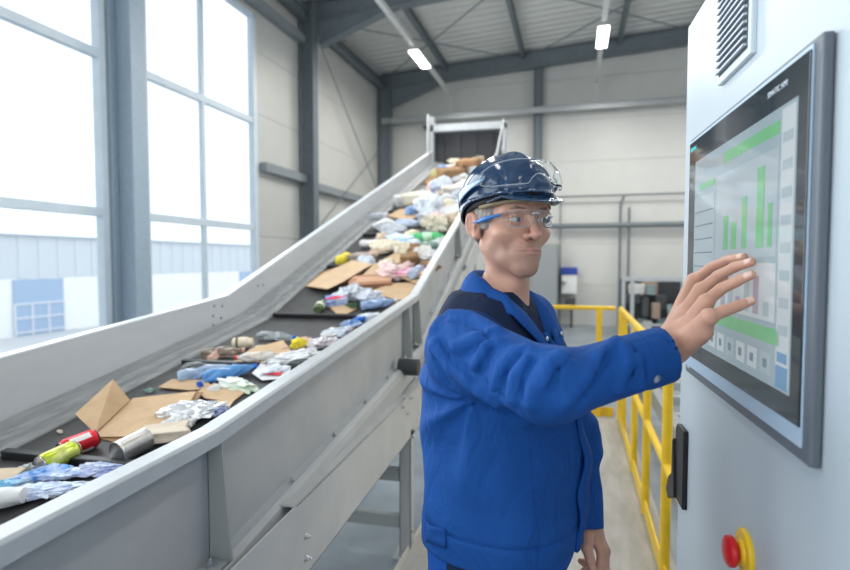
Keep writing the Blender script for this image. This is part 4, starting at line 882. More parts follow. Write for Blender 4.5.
crumple('plastic_bag', 463, 180, (.26, .18, .16), WHITE, 'white bag between the two brown boxes near the top', 'bag', 63)

# -- more small pieces filling the heaps on the incline --
_rq = random.Random(21)
_fill = [((398, 247), 'mid'), ((393, 238), 'mid'), ((383, 238), 'mid'), ((404, 250), 'mid'), ((417, 252), 'mid'), ((430, 256), 'mid'), ((365, 262), 'low'), ((404, 270), 'low'), ((386, 266), 'low'), ((427, 268), 'low'),
    ((412, 213), 'top'), ((420, 207), 'top'), ((437, 211), 'top'), ((446, 201), 'top'), ((424, 195), 'top'), ((441, 197), 'top'), ((448, 184), 'top'), ((433, 187), 'top'), ((457, 205), 'top'), ((460, 196), 'top'), ((452, 222), 'top'), ((436, 225), 'top'),
    ((458, 172), 'peak'), ((444, 172), 'peak'), ((474, 172), 'peak'), ((478, 163), 'peak'), ((456, 164), 'peak'), ((466, 185), 'peak')]
_kinds = [('white', WHITE), ('cream', CREAM), ('pale blue', WHITEB), ('grey', GREYW), ('brown', KRAFT_D), ('pinkish', PINK), ('beige', BEIGE), ('blue', cm((.08, .22, .50), .4, col2=(.5, .6, .75), nscale=20))]
_where = dict(low='in the lower heap around the long cardboard sheet', mid='in the heap around the green bottles', top='in the upper heap beside the hard hat', peak='among the brown boxes under the hood')
_cnt = {}; _px = {}
for i, ((px, py), wh) in enumerate(_fill):
    nm, mt = _kinds[(i * 3 + i // 8) % 8]; s_ = {'low': .15, 'mid': .18, 'top': .21, 'peak': .24}[wh] * _rq.uniform(.8, 1.15)
    _k = (nm, wh); _px.setdefault(_k, px); _n = _cnt.get(_k, 0); _cnt[_k] = _n + 1
    crumple('waste_scrap', px, py, (s_, s_ * .75, s_ * .55), mt, ('small %s scrap %s' if _n == 0 else 'another small %s scrap, %s side, ' % ('%s', 'right' if px > _px[_k] else 'left') + '%s') % (nm, _where[wh]), 'scrap', 100 + i, rot=_rq.uniform(0, 180), h=.01, sharp=.3, group='small %s scraps %s' % (nm, _where[wh]))
_near = [((286, 350), (.06, .04, .03), PINK, 'tiny pink scrap behind the large white bag'), ((262, 348), (.07, .05, .02), CREAM, 'tiny cream scrap on the red capped bottle cardboard'), ((232, 380), (.05, .03, .02), WHITE, 'tiny white scrap in front of the strong blue bottle'), ((276, 372), (.12, .08, .04), WHITEB, 'pale blue white film beside the printed paper sheet'), ((327, 337), (.09, .06, .05), WHITE, 'white lump at the near rim between two larger bags'), ((24, 470), (.05, .03, .02), GREYW, 'tiny grey scrap between the beige lump and the blue wrapper'), ((360, 321), (.08, .05, .04), BLUEP, 'small deep blue scrap at the near rim'), ((178, 424), (.10, .06, .04), WHITE, 'white crumpled paper at the left end of the foil pouch')]
for i, ((px, py), sz, mt, lb) in enumerate(_near): crumple('waste_scrap', px, py, sz, mt, lb, 'scrap', 200 + i, rot=30, sharp=.35)
# ================================================================= PERSON
P_ROT = radians(72.5)
_b = onD(503, 260, 1.15); P_BASE = np.array([_b[0], _b[1], 0.0])
_R = np.array([[cos(P_ROT), -sin(P_ROT), 0], [sin(P_ROT), cos(P_ROT), 0], [0, 0, 1]])
def L(pw): return (np.asarray(pw) - P_BASE) @ _R            # world -> person space
person = empty('person', tuple(P_BASE), P_ROT)
tag(person, 'person in blue jacket, dark hard hat and clear safety glasses reaching to the touch screen', 'person')

M_skin = nmat('skin', (0.58, 0.32, 0.23), 0.45, sss=0.10, col2=(0.555, 0.30, 0.215), nscale=22, bump=0.12, bscale=420)
mask_mat(M_skin, 'stubble', 0.5, (0.17, 0.115, 0.095), soft=0.5)
mask_mat(M_skin, 'lip', 0.5, (0.46, 0.20, 0.17), soft=0.5)
mask_mat(M_skin, 'nail', 0.5, (0.72, 0.50, 0.43), soft=0.3)
M_jacket = nmat('royal blue twill', (0.007, 0.066, 0.27), 0.78, spec=0.25, col2=(0.008, 0.075, 0.30), nscale=9, bump=0.10, bscale=900)
mask_mat(M_jacket, 'yoke', 0.0, (0.007, 0.016, 0.048))
mask_mat(M_jacket, 'piping', 0.0, (0.55, 0.60, 0.68), width=0.0016)
mask_mat(M_jacket, 'seam', 0.0, (0.006, 0.05, 0.24), width=0.0011)
def wrinkles(m, sc, st, strv):
    nt = m.node_tree; b = nt.nodes['Principled BSDF']; old = b.inputs['Normal'].links[0].from_socket
    tc = nt.nodes.new('ShaderNodeTexCoord'); mp = nt.nodes.new('ShaderNodeMapping'); mp.inputs['Scale'].default_value = strv; mp.inputs['Rotation'].default_value = (.5, .4, .3)
    n = nt.nodes.new('ShaderNodeTexNoise'); n.inputs['Scale'].default_value = sc; n.inputs['Detail'].default_value = 3; n.inputs['Distortion'].default_value = 1.4
    nt.links.new(tc.outputs['Object'], mp.inputs['Vector']); nt.links.new(mp.outputs['Vector'], n.inputs['Vector'])
    rp = nt.nodes.new('ShaderNodeMath'); rp.operation = 'PINGPONG'; rp.inputs[1].default_value = .5; ml = nt.nodes.new('ShaderNodeMath'); ml.operation = 'MULTIPLY'; ml.inputs[1].default_value = 2.4
    nt.links.new(n.outputs['Fac'], ml.inputs[0]); nt.links.new(ml.outputs[0], rp.inputs[0])
    bp = nt.nodes.new('ShaderNodeBump'); bp.inputs['Strength'].default_value = st; bp.inputs['Distance'].default_value = .012
    nt.links.new(rp.outputs[0], bp.inputs['Height']); nt.links.new(old, bp.inputs['Normal']); nt.links.new(bp.outputs['Normal'], b.inputs['Normal'])
wrinkles(M_jacket, 9, .55, (1, 1, .7))
M_blue = nmat('royal blue trim', (0.007, 0.066, 0.27), 0.78, spec=0.25, bump=0.1, bscale=900)
M_navy = nmat('navy cloth', (0.007, 0.013, 0.032), 0.85, spec=0.2, bump=0.1, bscale=700)
M_snap = nmat('snap metal', (0.55, 0.56, 0.58), 0.3, metal=1.0)
M_hair = nmat('short grey hair', (0.50, 0.45, 0.40), 0.75, col2=(0.24, 0.19, 0.16), nscale=160, bump=0.8, bscale=300, streak=(1, 1, 0.35))
M_helmet = nmat('dark blue glossy plastic', (0.014, 0.042, 0.10), 0.12, spec=0.5, coat=0.3)
M_black = nmat('black rubber', (0.012, 0.012, 0.014), 0.6)
M_felt = nmat('tan brow pad', (0.42, 0.34, 0.20), 0.9)
M_lens = nmat('clear polycarbonate', (0.95, 0.98, 1.0), 0.03, trans=1.0, ior=1.12, spec=0.7)
M_lensrim = nmat('clear lens edge', (0.80, 0.86, 0.92), 0.15, trans=0.55, ior=1.3)
M_bluep = nmat('blue temple plastic', (0.03, 0.17, 0.48), 0.3)
M_eye = nmat('eyeball white', (0.56, 0.52, 0.50), 0.15)
M_iris = nmat('iris', (0.10, 0.16, 0.20), 0.1)
M_brow = nmat('eyebrow hair', (0.27, 0.18, 0.13), 0.9, bump=0.6, bscale=500)
M_band = nmat('blue goggle band', (0.10, 0.22, 0.42), 0.2, col2=(0.30, 0.44, 0.62), nscale=30, coat=.5)
M_strap = nmat('white blue strap', (0.75, 0.80, 0.86), 0.6)

# ---- head ----
H0 = np.array([0.0, -0.02, 1.666]) + np.append(_R[:2, :2].T @ (np.array([cos(TH), sin(TH)]) * -.009), 0); H_ROT = radians(-38); H_TILT = radians(1)
_Rh = np.array(Euler((H_TILT, 0, H_ROT)).to_matrix())
HSC = .935
def hraw(p): return (np.asarray(p, float) * HSC) @ _Rh.T + H0
def hl(p):
    p = np.array(p, float); p[..., 2] = np.interp(p[..., 2], [-.3, -.11, -.07, -.045, -.02, .03, .07, .3], [-.3, -.108, -.070, -.0425, -.0245, .0235, .066, .3]); return hraw(p)          # head space -> person space
def head_sdf(P):
    X = P.copy(); X[:, 0] = np.abs(X[:, 0])
    d = ell(X, (0, .018, .045), (.076, .098, .080))
    d = smin(d, ell(X, (0, -.028, -.022), (.064, .062, .080)), .03)
    d = smin(d, ell(X, (0, -.058, .045), (.052, .038, .045)), .03)
    d = smin(d, ell(X, (0, -.034, -.078), (.045, .049, .040)), .025)
    d = smin(d, cap(X, (.053, .002, -.060), (.011, -.073, -.106), .014, .017), .025)   # jaw
    d = smin(d, sph(X, (0, -.079, -.108), .019), .02)                                # chin
    d = smin(d, sph(X, (.045, -.060, -.034), .0225), .02)
    d = smax(d, -sph(X, (.068, -.052, -.072), .011), .022)                             # cheekbone
    d = smin(d, cap(X, (.012, -.089, .020), (.048, -.072, .020), .010), .014)          # brow ridge
    d = smax(d, -ell(X, (.032, -.100, .000), (.018, .017, .012)), .012)                # socket
    d = smin(d, cap(X, (0, -.089, .012), (0, -.1145, -.038), .0078, .0100), .011)       # nose
    d = smin(d, sph(X, (.0125, -.099, -.042), .0085), .006)
    d = smin(d, sph(X, (0, -.1135, -.040), .0102), .006)
    d = smax(d, -sph(X, (.0075, -.108, -.0515), .0042), .003)                         # nostril
    d = smin(d, ell(X, (0, -.078, -.076), (.034, .0225, .025)), .014)                  # muzzle
    d = smin(d, cap(X, (.000, -.1018, -.0678), (.027, -.0905, -.0722), .0030, .0018), .004)   # upper lip
    d = smin(d, cap(X, (.000, -.1000, -.0768), (.025, -.0900, -.0742), .0042, .0020), .004)  # lower lip
    d = smax(d, -cap(X, (0, -.1055, -.0720), (.029, -.0900, -.0732), .0017), .0015)
    d = smax(d, -cap(X, (.024, -.104, -.050), (.036, -.089, -.072), .0010), .006)           # nasolabial fold
    for zz in (.032, .041): d = smax(d, -cap(X, (0, -.0985, zz), (.034, -.090, zz + .002), .0010), .003)
    d = smax(d, -cap(X, (.022, -.0945, -.0125), (.044, -.078, -.0105), .0011), .004)
    for a_ in (-.006, .000, .006): d = smax(d, -cap(X, (.053, -.0715, .000 + a_ * .4), (.062, -.058, .001 + a_ * 1.6), .0008), .003)
    # eyelids
    e = sph(X, (.032, -.0785, -.001), .0146)
    slit = np.abs(P[:, 2] + .0008) - (.0046 - 28 * (X[:, 0] - .032) ** 2)
    e = smax(e, -np.maximum(slit, X[:, 1] + .078), .001)
    d = smin(d, e, .004)
    d = smax(d, -sph(X, (.032, -.0785, -.001), .0125), .0008)
    # ear
    R = np.array(Euler((radians(-12), radians(0), radians(-22))).to_matrix())
    er = ell(X, (.080, .016, -.011), (.0085, .0205, .035), R)
    er = smin(er, sph(X, (.076, .004, -.041), .0085), .008)
    er = smax(er, -ell(X, (.0885, .0150, -.008), (.0085, .0120, .0215), R), .003)
    er = smin(er, cap(X, (.0845, .022, -.018), (.0845, .019, .010), .0024), .003)
    er = smin(er, cap(X, (.084, .000, -.012), (.081, .005, -.020), .0035), .004)
    er = smin(er, ell(X, (.070, .015, -.008), (.012, .010, .022)), .006)
    d = smin(d, er, .006)
    # neck
    n = cap(X, (0, .002, -.060), (0, -.002, -.215), .046, .050)
    n = smin(n, cap(X, (.044, .008, -.060), (.018, -.022, -.190), .012, .011), .02)
    n = smin(n, sph(P, (0, -.036, -.145), .016), .02)
    d = smin(d, n, .018)
    return d - .0005 * wob(P, 130, 0, 5)
hp = surf(head_sdf, (-.105, -.14, -.22), (.105, .135, .15), .0024)
head_raw = hp[0].copy(); headV = hl(hp[0])

# ---- joints of the arms ----
S_r = np.array([-.170, .008, 1.406]); E_r = L(onD(548, 387, .835)); W_r = L(onD(663, 355, .93))
S_l = np.array([.174, .012, 1.425]); E_l = L(onD(573, 438, 1.31)); W_l = L(onD(584, 527, 1.24))

def hand(chains, palm, wr, w_in, thumb, k=.010):
    def f(P):
        d = None
        for c in palm:                                             # metacarpals
            q = cap(P, c[0], c[1], c[2], c[3]); d = q if d is None else smin(d, q, .014)
        d = smin(d, cap(P, w_in, wr, .0245, .0235), .02)
        for c in chains:
            for i in range(3):
                r = (.0106, .0096, .0088, .0074); q = cap(P, c[i], c[i + 1], r[i], r[i + 1])
                if i == 0: q = smin(q, sph(P, c[0], .0102), .004)
                fd = q if i == 0 else smin(fd, q, .003)
            d = smin(d, fd, .0045)
        for i in range(len(thumb) - 1):
            r = (.016, .0125, .0105, .0082); q = cap(P, thumb[i], thumb[i + 1], r[i], r[i + 1])
            td = q if i == 0 else smin(td, q, .004)
        d = smin(d, td, .007)
        return d - .0004 * wob(P, 260, 3, 5)
    return f
def Lx(px, py, X): return L(onX(px, py, X))
# right hand: back to the viewer, fingers towards the glass
tips = [(743, 257, .331), (751, 262, .329), (751, 275, .327), (751, 301, .323)]
mcp = [(694, 280, .282), (701, 290, .274), (706, 302, .266), (709, 317, .258)]
pip = [(712, 267, .304), (718, 276, .298), (721, 289, .291), (724, 311, .281)]
dip = [(728, 260, .320), (735, 267, .315), (737, 281, .311), (738, 306, .303)]
chains_r = [[Lx(*mcp[i]), Lx(*pip[i]), Lx(*dip[i]), Lx(*tips[i])] for i in range(4)]
ws = [L(onD(671, 335, .955)), L(onD(672, 341, .95)), L(onD(673, 347, .945)), L(onD(675, 352, .94))]
palm_r = [(ws[i], chains_r[i][0], .0185, .0140) for i in range(4)] + [(ws[3], Lx(704, 333, .255), .017, .0135)]
w_in_r = W_r + (E_r - W_r) * .25
thumb_r = [L(onD(682, 326, .975)), L(onD(702, 303, .985)), L(onD(716, 288, .985)), L(onD(724, 280, .985))]
fr = hand(chains_r, palm_r, L(onD(673, 342, .948)), w_in_r, thumb_r)
allp = np.array([p for c in chains_r for p in c] + thumb_r + [w_in_r])
hr = surf(fr, allp.min(0) - .035, allp.max(0) + .035, .0019)
# left hand hanging relaxed, fingers curled
D_ = lambda px, py, d: L(onD(px, py, d))
chains_l = [[D_(601, 549, 1.205), D_(601, 564, 1.190), D_(593, 572, 1.195), D_(585, 570, 1.205)],
            [D_(604, 550, 1.225), D_(605, 567, 1.215), D_(596, 578, 1.222), D_(586, 577, 1.228)],
            [D_(605, 551, 1.245), D_(605, 568, 1.240), D_(594, 577, 1.245), D_(583, 572, 1.248)],
            [D_(602, 550, 1.262), D_(601, 563, 1.260), D_(591, 568, 1.262), D_(581, 561, 1.262)]]
palm_l = [(D_(590 + i, 530, 1.225 + .009 * i), chains_l[i][0], .0175, .0120) for i in range(4)]
thumb_l = [D_(588, 536, 1.205), D_(587, 548, 1.185), D_(590, 559, 1.172), D_(592, 568, 1.168)]
w_in_l = W_l + (E_l - W_l) * .25
fl = hand(chains_l, palm_l, D_(590, 530, 1.238), w_in_l, thumb_l)
allp = np.array([p for c in chains_l for p in c] + thumb_l + [w_in_l])
hlm = surf(fl, allp.min(0) - .035, allp.max(0) + .035, .0022)

# ---- torso profile shared by shirt, jacket and body ----
_z = np.array([.88, .95, 1.00, 1.08, 1.20, 1.30, 1.38, 1.44, 1.485, 1.52, 1.56])
_a = np.array([.170, .184, .190, .190, .195, .202, .202, .180, .132, .085, .066])
_bb = np.array([.118, .146, .155, .158, .158, .148, .130, .108, .092, .078, .066])
_c = np.array([.00, -.004, -.008, -.012, -.012, -.002, .010, .018, .022, .024, .026])
def torso(P, off=0.0):
    z = P[:, 2]; a = np.interp(z, _z, _a) + off; b = np.interp(z, _z, _bb) + off; c = np.interp(z, _z, _c)
    n = 2.5; x = np.abs(P[:, 0]) / a; y = np.abs(P[:, 1] - c) / b
    r = (x ** n + y ** n) ** (1 / n)
    return (r - 1) * np.minimum(a, b) * 0.85
def body_sdf(P):
    d = smax(smax(torso(P, -.022), P[:, 2] - 1.53, .02), .86 - P[:, 2], .02)
    for s, S, E, Wj in ((-1, S_r, E_r, W_r), (1, S_l, E_l, W_l)):
        d = smin(d, cap(P, S, E, .052, .040), .03); d = smin(d, cap(P, E, Wj, .038, .024), .015)
    d = smin(d, cap(P, (0, .015, 1.47), (0, .0, 1.54), .042), .03)
    for s in (-1, 1):
        d = smin(d, cap(P, (s * .09, .0, .93), (s * .105, -.005, .50), .082, .052), .04)
        d = smin(d, cap(P, (s * .105, -.005, .50), (s * .11, .02, .09), .050, .035), .02)
    return d
bp = surf(body_sdf, (-.42, -.55, .04), (.42, .30, 1.60), .012)
def stub(V):
    n = len(bp[0]) + len(hr[0]) + len(hlm[0]); out = np.zeros(len(V)); p = head_raw
    m = np.clip((-.048 - p[:, 2] - .35 * np.clip(-p[:, 1] - .03, 0, 1) * 0 + .3 * np.clip(.02 - np.abs(p[:, 0]), 0, 1)) / .018, 0, 1) * np.clip((.0 - p[:, 1]) / .03, 0, 1) * np.clip((p[:, 2] + .135) / .02, 0, 1)
    ch = np.exp(-(((np.abs(p[:, 0]) - .045) / .02) ** 2 + ((p[:, 2] + .035) / .02) ** 2)); nose = (p[:, 1] < -.098) & (p[:, 2] > -.054)
    out[:len(p)] = m * (1 - .8 * ch) * ~nose * (0.42 + .22 * wob(p, 1400, 2, 6)); return out
def lip(V):
    out = np.zeros(len(V)); p = head_raw; X = p.copy(); X[:, 0] = np.abs(X[:, 0])
    q = np.minimum(cap(X, (.000, -.1018, -.0678), (.027, -.0905, -.0722), .0030, .0018), cap(X, (.000, -.1000, -.0768), (.025, -.0900, -.0742), .0042, .0020))
    out[:len(p)] = np.clip(.75 - q / .003, 0, 1) * .8
    ear = (X[:, 0] > .078); out[:len(p)] += ear * .35; out[:len(p)] += .25 * (p[:, 1] < -.105) * (p[:, 2] > -.05); return out
def nail(V):
    out = np.zeros(len(V)); 
    s = len(head_raw)
    for ch, pm, nn in ((chains_r, (E_r, W_r), len(hr[0])),):
        q = V[s:s + nn]
        cam_l = L(_C)
        for c in ch:
            t = c[3] - (c[3] - c[2]) / np.linalg.norm(c[3] - c[2]) * .002; ax = (c[3] - c[2]) / np.linalg.norm(c[3] - c[2])
            vd = cam_l - t; vd -= ax * (vd @ ax); vd /= np.linalg.norm(vd)
            up = np.array([0, 0, 1.]); up -= ax * (up @ ax); up /= np.linalg.norm(up)
            nd = vd * .8 + up * .6; nd /= np.linalg.norm(nd)
            r = q - t; out[s:s + nn] = np.maximum(out[s:s + nn], ((np.abs(r @ ax) < .0060) & (r @ nd > .0050) & (np.linalg.norm(r, axis=1) < .0105)) * 1.0)
    return out
body = sdf_obj('body', [(headV, hp[1]), hr, hlm, bp], M_skin, person, dict(stubble=stub, lip=lip, nail=nail))

# eyes and brows
for sx in (-1, 1):
    e = MB().lathe([(0, -.0123)] + [(.0123 * sin(a), -.0123 * cos(a)) for a in np.linspace(.15, pi, 14)], 20, Matrix.Identity(4))
    e.v = [tuple(hl(np.array(v) + (sx * .032, -.0785, -.001))) for v in e.v]
    eb = e.build('eye', M_eye, person, smooth='all')
    ir = MB(); g = np.array([0.42, -.90, -.03]); g /= np.linalg.norm(g)
    M = Matrix.Translation(Vector((sx * .032, -.0785, -.001)) + Vector(g) * .0118) @ Vector(g).to_track_quat('Z', 'Y').to_matrix().to_4x4()
    ir.lathe([(.0001, .0012), (.0028, .001), (.0056, -.0002), (.0060, -.0012)], 18, M)
    ir.v = [tuple(hl(v)) for v in ir.v]; ir.build('iris', M_iris, eb, smooth='all')
    def brow(P, sx=sx):
        X = P * np.array([sx, 1, 1]); d = cap(X, (.016, -.0990, .0225), (.036, -.0935, .0245), .0020, .0022)
        return smin(d, cap(X, (.036, -.0935, .0245), (.052, -.079, .0205), .0022, .0012), .004) + .0012 * wob(P, 900, 5, 6)
    bq = surf(brow, (-.06, -.11, .01), (.06, -.07, .035), .0014); sdf_obj('eyebrow', [(hl(bq[0]), bq[1])], M_brow, person)

# short hair at the temples and nape
def hair_sdf(P):
    X = P.copy(); X[:, 0] = np.abs(X[:, 0])
    d = smin(ell(X, (0, .016, .040), (.0810, .1025, .083)), ell(X, (0, .018, -.010), (.0745, .086, .075)), .03)
    line = np.maximum(-(X[:, 1] + .040 - .35 * np.clip(-X[:, 2], 0, 1)), -(X[:, 2] + .055 + .3 * np.clip(X[:, 1], -.1, .0) * 0 + .35 * np.clip(X[:, 1], 0, .1)))
    front = (-X[:, 1] - .048)                                   # hair behind this
    low = -(X[:, 2] + .022 + .55 * np.clip(X[:, 1] - .0, 0, .1))  # and above this
    side = np.maximum(front, low)
    d = smax(d, side, .006)
    d = smax(d, -ell(X, (.084, .014, -.010), (.016, .020, .032)), .003)
    return d + .0011 * wob(P * np.array([1, 1, .5]), 620, 1, 6)
q = surf(hair_sdf, (-.10, -.10, -.09), (.10, .14, .11), .0026)
sdf_obj('hair', [(hl(q[0]), q[1])], M_hair, person)

# ---- hard hat ----
_T = np.array(Euler((radians(-9), 0, 0)).to_matrix()); HC = np.array([0, .010, .049])
def hh(p): return hraw(np.asarray(p, float) @ _T.T + HC)
def dome(P): return ell(P, (0, 0, 0), (.098, .120, .094))
def hat_sdf(P):
    X = P.copy(); X[:, 0] = np.abs(X[:, 0])
    d = dome(P)
    rid = ell(X, (0, -.004, .002), (.024, .114, .0955)); d = smin(d, rid, .010)          # crown ridge
    d = smax(d, -ell(P, (0, 0, -.003), (.0935, .1155, .090)), .001)
    d = smax(d, -.020 - P[:, 2], .003)
    # peak and lower rim
    rr = np.sqrt((P[:, 0] / .104) ** 2 + (P[:, 1] / .127) ** 2)
    ring = np.maximum(np.maximum(np.abs(P[:, 2] + .021 + .10 * (rr - 1)) - .0022, (rr - .975) * .1), (.905 - rr) * .1)
    d = smin(d, ring, .004)
    yy = (P[:, 1] + .060) / .095; pk = np.sqrt((P[:, 0] / .086) ** 2 + yy ** 2)
    zc = -.020 - .55 * np.clip(-P[:, 1] - .105, 0, .1) - 1.4 * P[:, 0] ** 2 * (P[:, 1] < 0)
    peak = np.maximum(np.maximum(np.abs(P[:, 2] - zc) - .0020, (pk - 1) * .09), np.maximum(P[:, 1] + .060, (.93 - np.sqrt((P[:, 0] / .098) ** 2 + (P[:, 1] / .120) ** 2)) * .1))
    d = smin(d, peak, .004)
    sk = np.maximum(np.maximum(np.abs(dome(P * np.array([1, 1, 0.12]))) - .0028, -(P[:, 2] + .046 - .030 * np.clip((.100 - P[:, 1]) / .12, 0, 1))), P[:, 2] + .015)
    sk = smax(sk, -.012 - P[:, 1] * 1.0 - .015, .004)
    return smin(d, sk, .004)
q = surf(hat_sdf, (-.125, -.20, -.075), (.125, .150, .115), .0026)
hat = sdf_obj('hard_hat', [(hh(q[0]), q[1])], M_helmet, person)
hat['label'] = 'glossy dark blue hard hat'
# headband edge (black) and tan brow pad under the rim
mb = MB(); n = 48
P_ = np.array([[[.090 * cos(t) * s, .112 * sin(t) * s, z] for (s, z) in ((1, -.020), (1.0, -.030 - .022 * max(0, sin(t))), (.965, -.031 - .022 * max(0, sin(t))), (.955, -.020))] for t in np.linspace(0, 2 * pi, n)])
grid_mesh(mb, P_); mb.v = [tuple(hh(v)) for v in mb.v]; mb.build('headband', M_black, hat, smooth='all')
mb = MB()
P_ = np.array([[[.0895 * cos(t), .1105 * sin(t), z] for z in (-.021, -.029, -.038)] + [[.086 * cos(t), .108 * sin(t), -.034], [.086 * cos(t), .108 * sin(t), -.019]] for t in np.linspace(radians(195), radians(345), 28)])
grid_mesh(mb, P_); mb.v = [tuple(hh(v)) for v in mb.v]; mb.build('brow_pad', M_felt, hat, smooth='all')
# clear visor goggles pushed up on the hat with strap
def dome_pt(t, z, off):                                        # t azimuth (0 = +x, -90deg = front)
    k = sqrt(max(0.0, 1 - (z / (.094 + off)) ** 2)); return np.array([(.098 + off) * cos(t) * k, (.120 + off) * sin(t) * k, z])
mb = MB(); rows = []
for t in np.linspace(radians(-152), radians(-28), 34):
    u = abs(math.degrees(t) + 90) / 62.0
    top = .050 - .016 * u ** 4 - .010 * max(0, 1 - (u / .18) ** 2) * 0; bot = -.006 + .022 * max(0, 1 - (u / .22) ** 2) + .012 * u ** 5
    rows.append([dome_pt(t, bot + (top - bot) * s, .018 + .004 * sin(pi * s) - .008 * u ** 4) for s in np.linspace(0, 1, 8)])
P_ = np.array(rows); grid_mesh(mb, P_); mb.v = [tuple(hh(v)) for v in mb.v]
gg = mb.build('goggle_visor', M_lens, hat, smooth='all', solid=.0016); gg['label'] = 'clear curved visor pushed up over the hat'
rim = MB(); loop = [P_[i, 0] for i in range(34)] + [P_[33, j] for j in range(1, 8)] + [P_[i, 7] for i in range(32, -1, -1)] + [P_[0, j] for j in range(6, -1, -1)]
rim.tube([tuple(hh(p)) for p in loop], .0010, 6); rim.build('visor_rim', M_lensrim, gg, smooth='all')
for side in (-1, 1):
    mb = MB(); rows = []
    for i, s in enumerate(np.linspace(0, 1, 20)):
        t = radians(-90 + side * (56 + 118 * s)); zc = .016 - .026 * s; hw = (.0085 + .004 * sin(pi * s)) * (.25 + .75 * min(1, s / .3))
        rows.append([dome_pt(t, zc + hw * v, .0045 + (.012 * (1 - s) ** 4)) for v in (-1, -.5, 0, .5, 1)])
    grid_mesh(mb, np.array(rows)); mb.v = [tuple(hh(v)) for v in mb.v]; mb.build('goggle_strap', M_strap if 0 else M_band, hat, smooth='all', solid=.002)

# ---- safety glasses ----
gl = MB(); rows = []
def face_pt(x, z, off=0): 
    return np.array([x, -.114 + 7.6 * x * x + 60 * x ** 4 * 8 + .05 * abs(z + .002) - off, z])
lensP = []
for sx in (-1, 1):
    mb = MB(); rows = []
    for s in np.linspace(0, 1, 14):
        x = sx * (.0075 + .0555 * s)
        top = .0165 - .004 * (s ** 3) ; bot = -.0235 + .014 * (1 - s) ** 2.2 + .016 * s ** 3
        rows.append([face_pt(x, bot + (top - bot) * v) for v in np.linspace(0, 1, 9)])
    P_ = np.array(rows); grid_mesh(mb, P_); mb.v = [tuple(hl(v)) for v in mb.v]
    if sx == -1: glasses = mb.build('safety_glasses', M_lens, person, smooth='all', solid=.0014); glasses['label'] = 'clear safety glasses with blue temples'; 
    else: mb.build('lens', M_lens, glasses, smooth='all', solid=.0014)
    rm = MB(); loop = [P_[i, 0] for i in range(14)] + [P_[13, j] for j in range(1, 9)] + [P_[i, 8] for i in range(12, -1, -1)] + [P_[0, j] for j in range(7, -1, -1)]
    rm.tube([tuple(hl(p)) for p in loop], .0007, 6); rm.build('lens_rim', M_lensrim, glasses, smooth='all')
    tm = MB(); a = face_pt(sx * .063, .008); pts = [a, a + (sx * .005, .014, -.001), (sx * .0765, -.050, .003), (sx * .0790, -.030, .000), (sx * .0800, -.006, -.003), (sx * .0800, .012, -.006)]
    tm.tube([tuple(hl(p)) for p in pts], [.0028, .0030, .0045, .0056, .0034, .0022], 10); tm.build('temple', M_bluep, glasses, smooth='all')
mb = MB(); mb.tube([tuple(hl(face_pt(x, .013 - 30 * x * x * 1.5))) for x in np.linspace(-.009, .009, 7)], .0020, 8); mb.build('bridge', M_lensrim, glasses, smooth='all')
# ---- jacket ----
def seg_frame(P, a, b):
    ba = b - a; ln = np.linalg.norm(ba); ba = ba / ln; pa = P - a; t = pa @ ba
    u = np.cross(ba, [0, 0, 1.0]); u /= np.linalg.norm(u); v = np.cross(ba, u)
    return t, np.arctan2(pa @ v, pa @ u), ln
def fold(ph, sharp=2.0): return (0.5 + 0.5 * np.sin(ph)) ** sharp - .35
def _base_r(P): return smin(cap(P, S_r, E_r, .075, .052), cap(P, E_r, W_r, .052, .047), .035)
def _project(fn, px, py, d0=.6, d1=1.4):
    ds = np.linspace(d0, d1, 500); P = np.array([L(onD(px, py, d)) for d in ds]); v = fn(P)
    return P[int(np.argmax(v < 0))] if (v < 0).any() else P[int(np.argmin(v))]
def ridges(fn, lines, depth):
    out = []
    cl = L(_C)
    for ln in lines:
        pts = [_project(fn, *p) for p in ln]; pts = [p + (p - cl) / np.linalg.norm(p - cl) * depth for p in pts]
        out += [(pts[i], pts[i + 1]) for i in range(len(pts) - 1)]
    return out
CUTP = None
RID = ridges(_base_r, [[(434, 346), (449, 367), (470, 385), (497, 404)], [(449, 314), (470, 316), (492, 327)], [(455, 347), (476, 337), (497, 330)],
    [(467, 379), (477, 362), (486, 346), (499, 341)], [(494, 387), (502, 367), (515, 351), (529, 349)], [(513, 398), (516, 377), (527, 359)],
    [(542, 384), (548, 365), (562, 357)], [(567, 402), (587, 377), (601, 354), (616, 340)], [(618, 390), (627, 363), (624, 346)], [(530, 405), (534, 388)], [(434, 330), (440, 320)], [(640, 385), (636, 362)]], -.0010)
GRV = []
_gl = [[(441, 341), (457, 362), (478, 379), (503, 397)], [(452, 322), (472, 325), (490, 336)], [(462, 356), (478, 347), (500, 338)], [(476, 381), (485, 365), (493, 350)], [(503, 388), (510, 369), (521, 356)], [(522, 396), (524, 378), (533, 361)], [(551, 388), (557, 370), (570, 358)], [(578, 402), (596, 377), (608, 356)], [(627, 385), (634, 362), (632, 348)], [(645, 381), (643, 362)], [(436, 355), (446, 378), (462, 398)]]
GRV = ridges(_base_r, _gl, .001)
